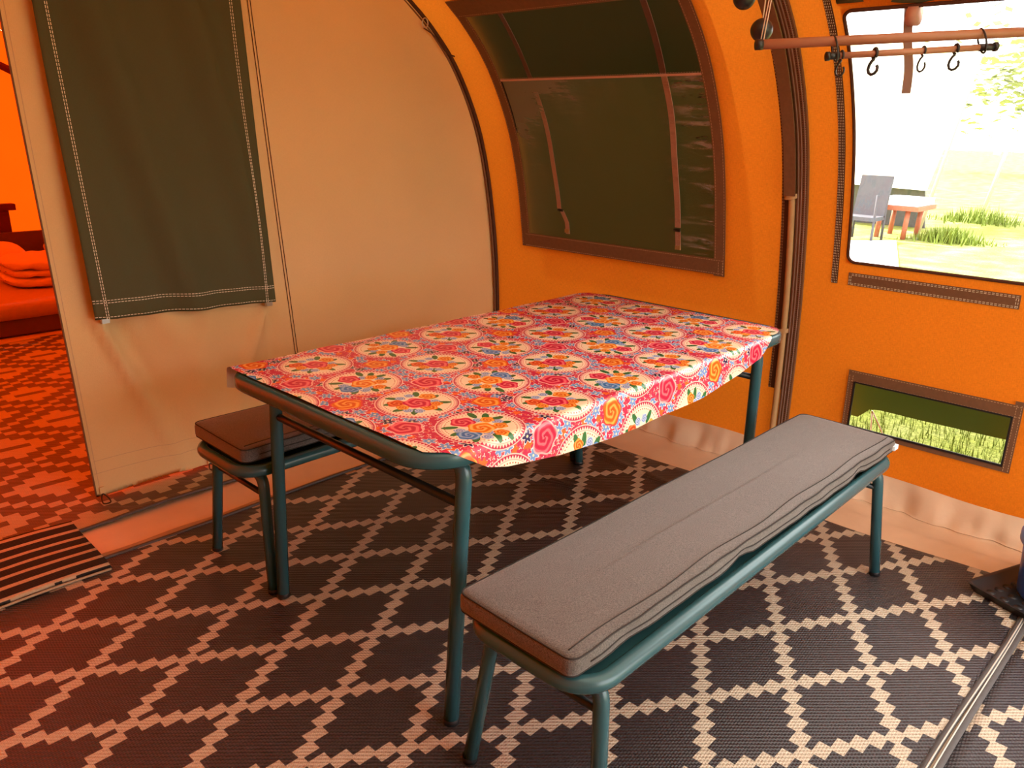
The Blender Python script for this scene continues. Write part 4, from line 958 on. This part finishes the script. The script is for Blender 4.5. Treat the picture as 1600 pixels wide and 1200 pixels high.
# small wooden table
WRED = plain('reddish_wood', (.36, .11, .06), .6, .3, var=.3, nscale=20)
tp = at(1404, 374, 2, -.03); X0 = tp.x
wt = tag(empty('garden_table', (X0, tp.y, -.03)), 'small red brown wooden table on the lawn seen through the right window', 'table')
def wp_(px, py, x): return at(px, py, 0, x)
l0, l1 = wp_(1368, 322, X0), wp_(1438, 330, X0)
g = G(); g.box(((X0 + .3), (l0.y + l1.y) / 2, l0.z), (.75, abs(l0.y - l1.y), .06)); tb(g, 'table_top', WRED, wt, smooth=False)
g = G(); g.box(((X0 + .3), (l0.y + l1.y) / 2, l0.z + .08), (.70, abs(l0.y - l1.y) * .9, .09)); tb(g, 'white_cover', LAB, wt, smooth=False)
for sx in (.03, .57):
    for yy in (l0.y - .08, l1.y + .16):
        g = G(); g.tube([(X0 + sx, yy, l0.z), (X0 + sx, yy + .02, -.03)], .035, 8); tb(g, 'leg', WRED, wt)
gc = at(1347, 376, 2, -.03); ch = tag(empty('folding_chair', (gc.x, gc.y, -.03)), 'grey folding camp chair beside the neighbouring tent', 'chair')
GREYC = plain('grey_chair_cloth', (.07, .07, .08), .8, .2)
m_ = Matrix.Rotation(.25, 3, 'Y'); g = G(); g.box(gc + Vector((.3, .05, .58)), (.05, .42, .55), m=m_); tb(g, 'backrest', GREYC, ch, smooth=False)
g = G(); g.box(gc + Vector((.08, .05, .30)), (.42, .42, .05)); tb(g, 'seat', GREYC, ch, smooth=False)
for sx in (-.1, .28):
    for sy in (-.15, .25): g = G(); g.tube([gc + Vector((sx, sy, .62 if sx < 0 else .5)), gc + Vector((sx, sy, 0))], .018, 8); tb(g, 'leg', GREYC, ch)
# pale sheet lying on the lawn
v = [at(1322, 378, 2, -.025), at(1400, 378, 2, -.025), at(1404, 425, 2, -.025), at(1322, 436, 2, -.025)]
g = G(); slab(g, v, (0, 0, .02)); tag(g.build('ground_sheet', LAB, None, False), 'white sheet lying on the lawn outside the right window', 'sheet')
# tufts at the pole feet
def tuft(px, py, wpx, h, n, label):
    c_ = at(px, py, 2, -.03); g = G(); w = wpx / F_PX * c_.length
    for k in range(n):
        a = random.gauss(0, .45) * w; b = random.gauss(0, .3) * w; hh = h * (.5 + .6 * random.random()) * math.exp(-(a / w) ** 2); th = random.random() * 6.28; p = c_ + Vector((b, -a, 0)); d = Vector((math.cos(th), math.sin(th), 0))
        nn = Vector((-d.y, d.x, 0)) * .012; g.add([p - nn, p + nn, p + d * hh * .4 + Vector((0, 0, hh))], [(0, 1, 2)])
    o = g.build('grass_tuft', BLD, None, False); return tag(o, label, 'grass')
tuft(1482, 378, 50, .24, 500, 'clump of long grass at the foot of the leaning guy pole'); tuft(1530, 348, 55, .30, 400, 'dark weed clump at the foot of the further pole')
tree_m = plain('hedge_leaf', (.46, .49, .30), .8, .2, var=.4, nscale=3)
g = G(); c_ = at(1600, 120, 0, 34)
for k in range(900):
    p = c_ + Vector((random.gauss(0, 1.2), random.gauss(0, 1.6), random.gauss(0, .9))); a = random.random() * 6.28; d = Vector((math.cos(a), math.sin(a), random.uniform(-.4, .4))) * .22; e = Vector((-math.sin(a), math.cos(a), random.uniform(-.5, .5))) * .14
    g.add([p - d, p + e, p + d, p - e], [(0, 1, 2, 3)])
tr_ = tag(empty('tree', (c_.x, c_.y, -.03)), 'pale distant tree at the top right of the window view', 'tree'); tb(g, 'foliage', tree_m, tr_, smooth=False)
g = G(); g.tube([Vector((c_.x, c_.y - 1.5, -.03)), Vector((c_.x + .1, c_.y - 1, c_.z / 2)), c_], [.15, .12, .06], 10); tb(g, 'trunk', BROWN, tr_)
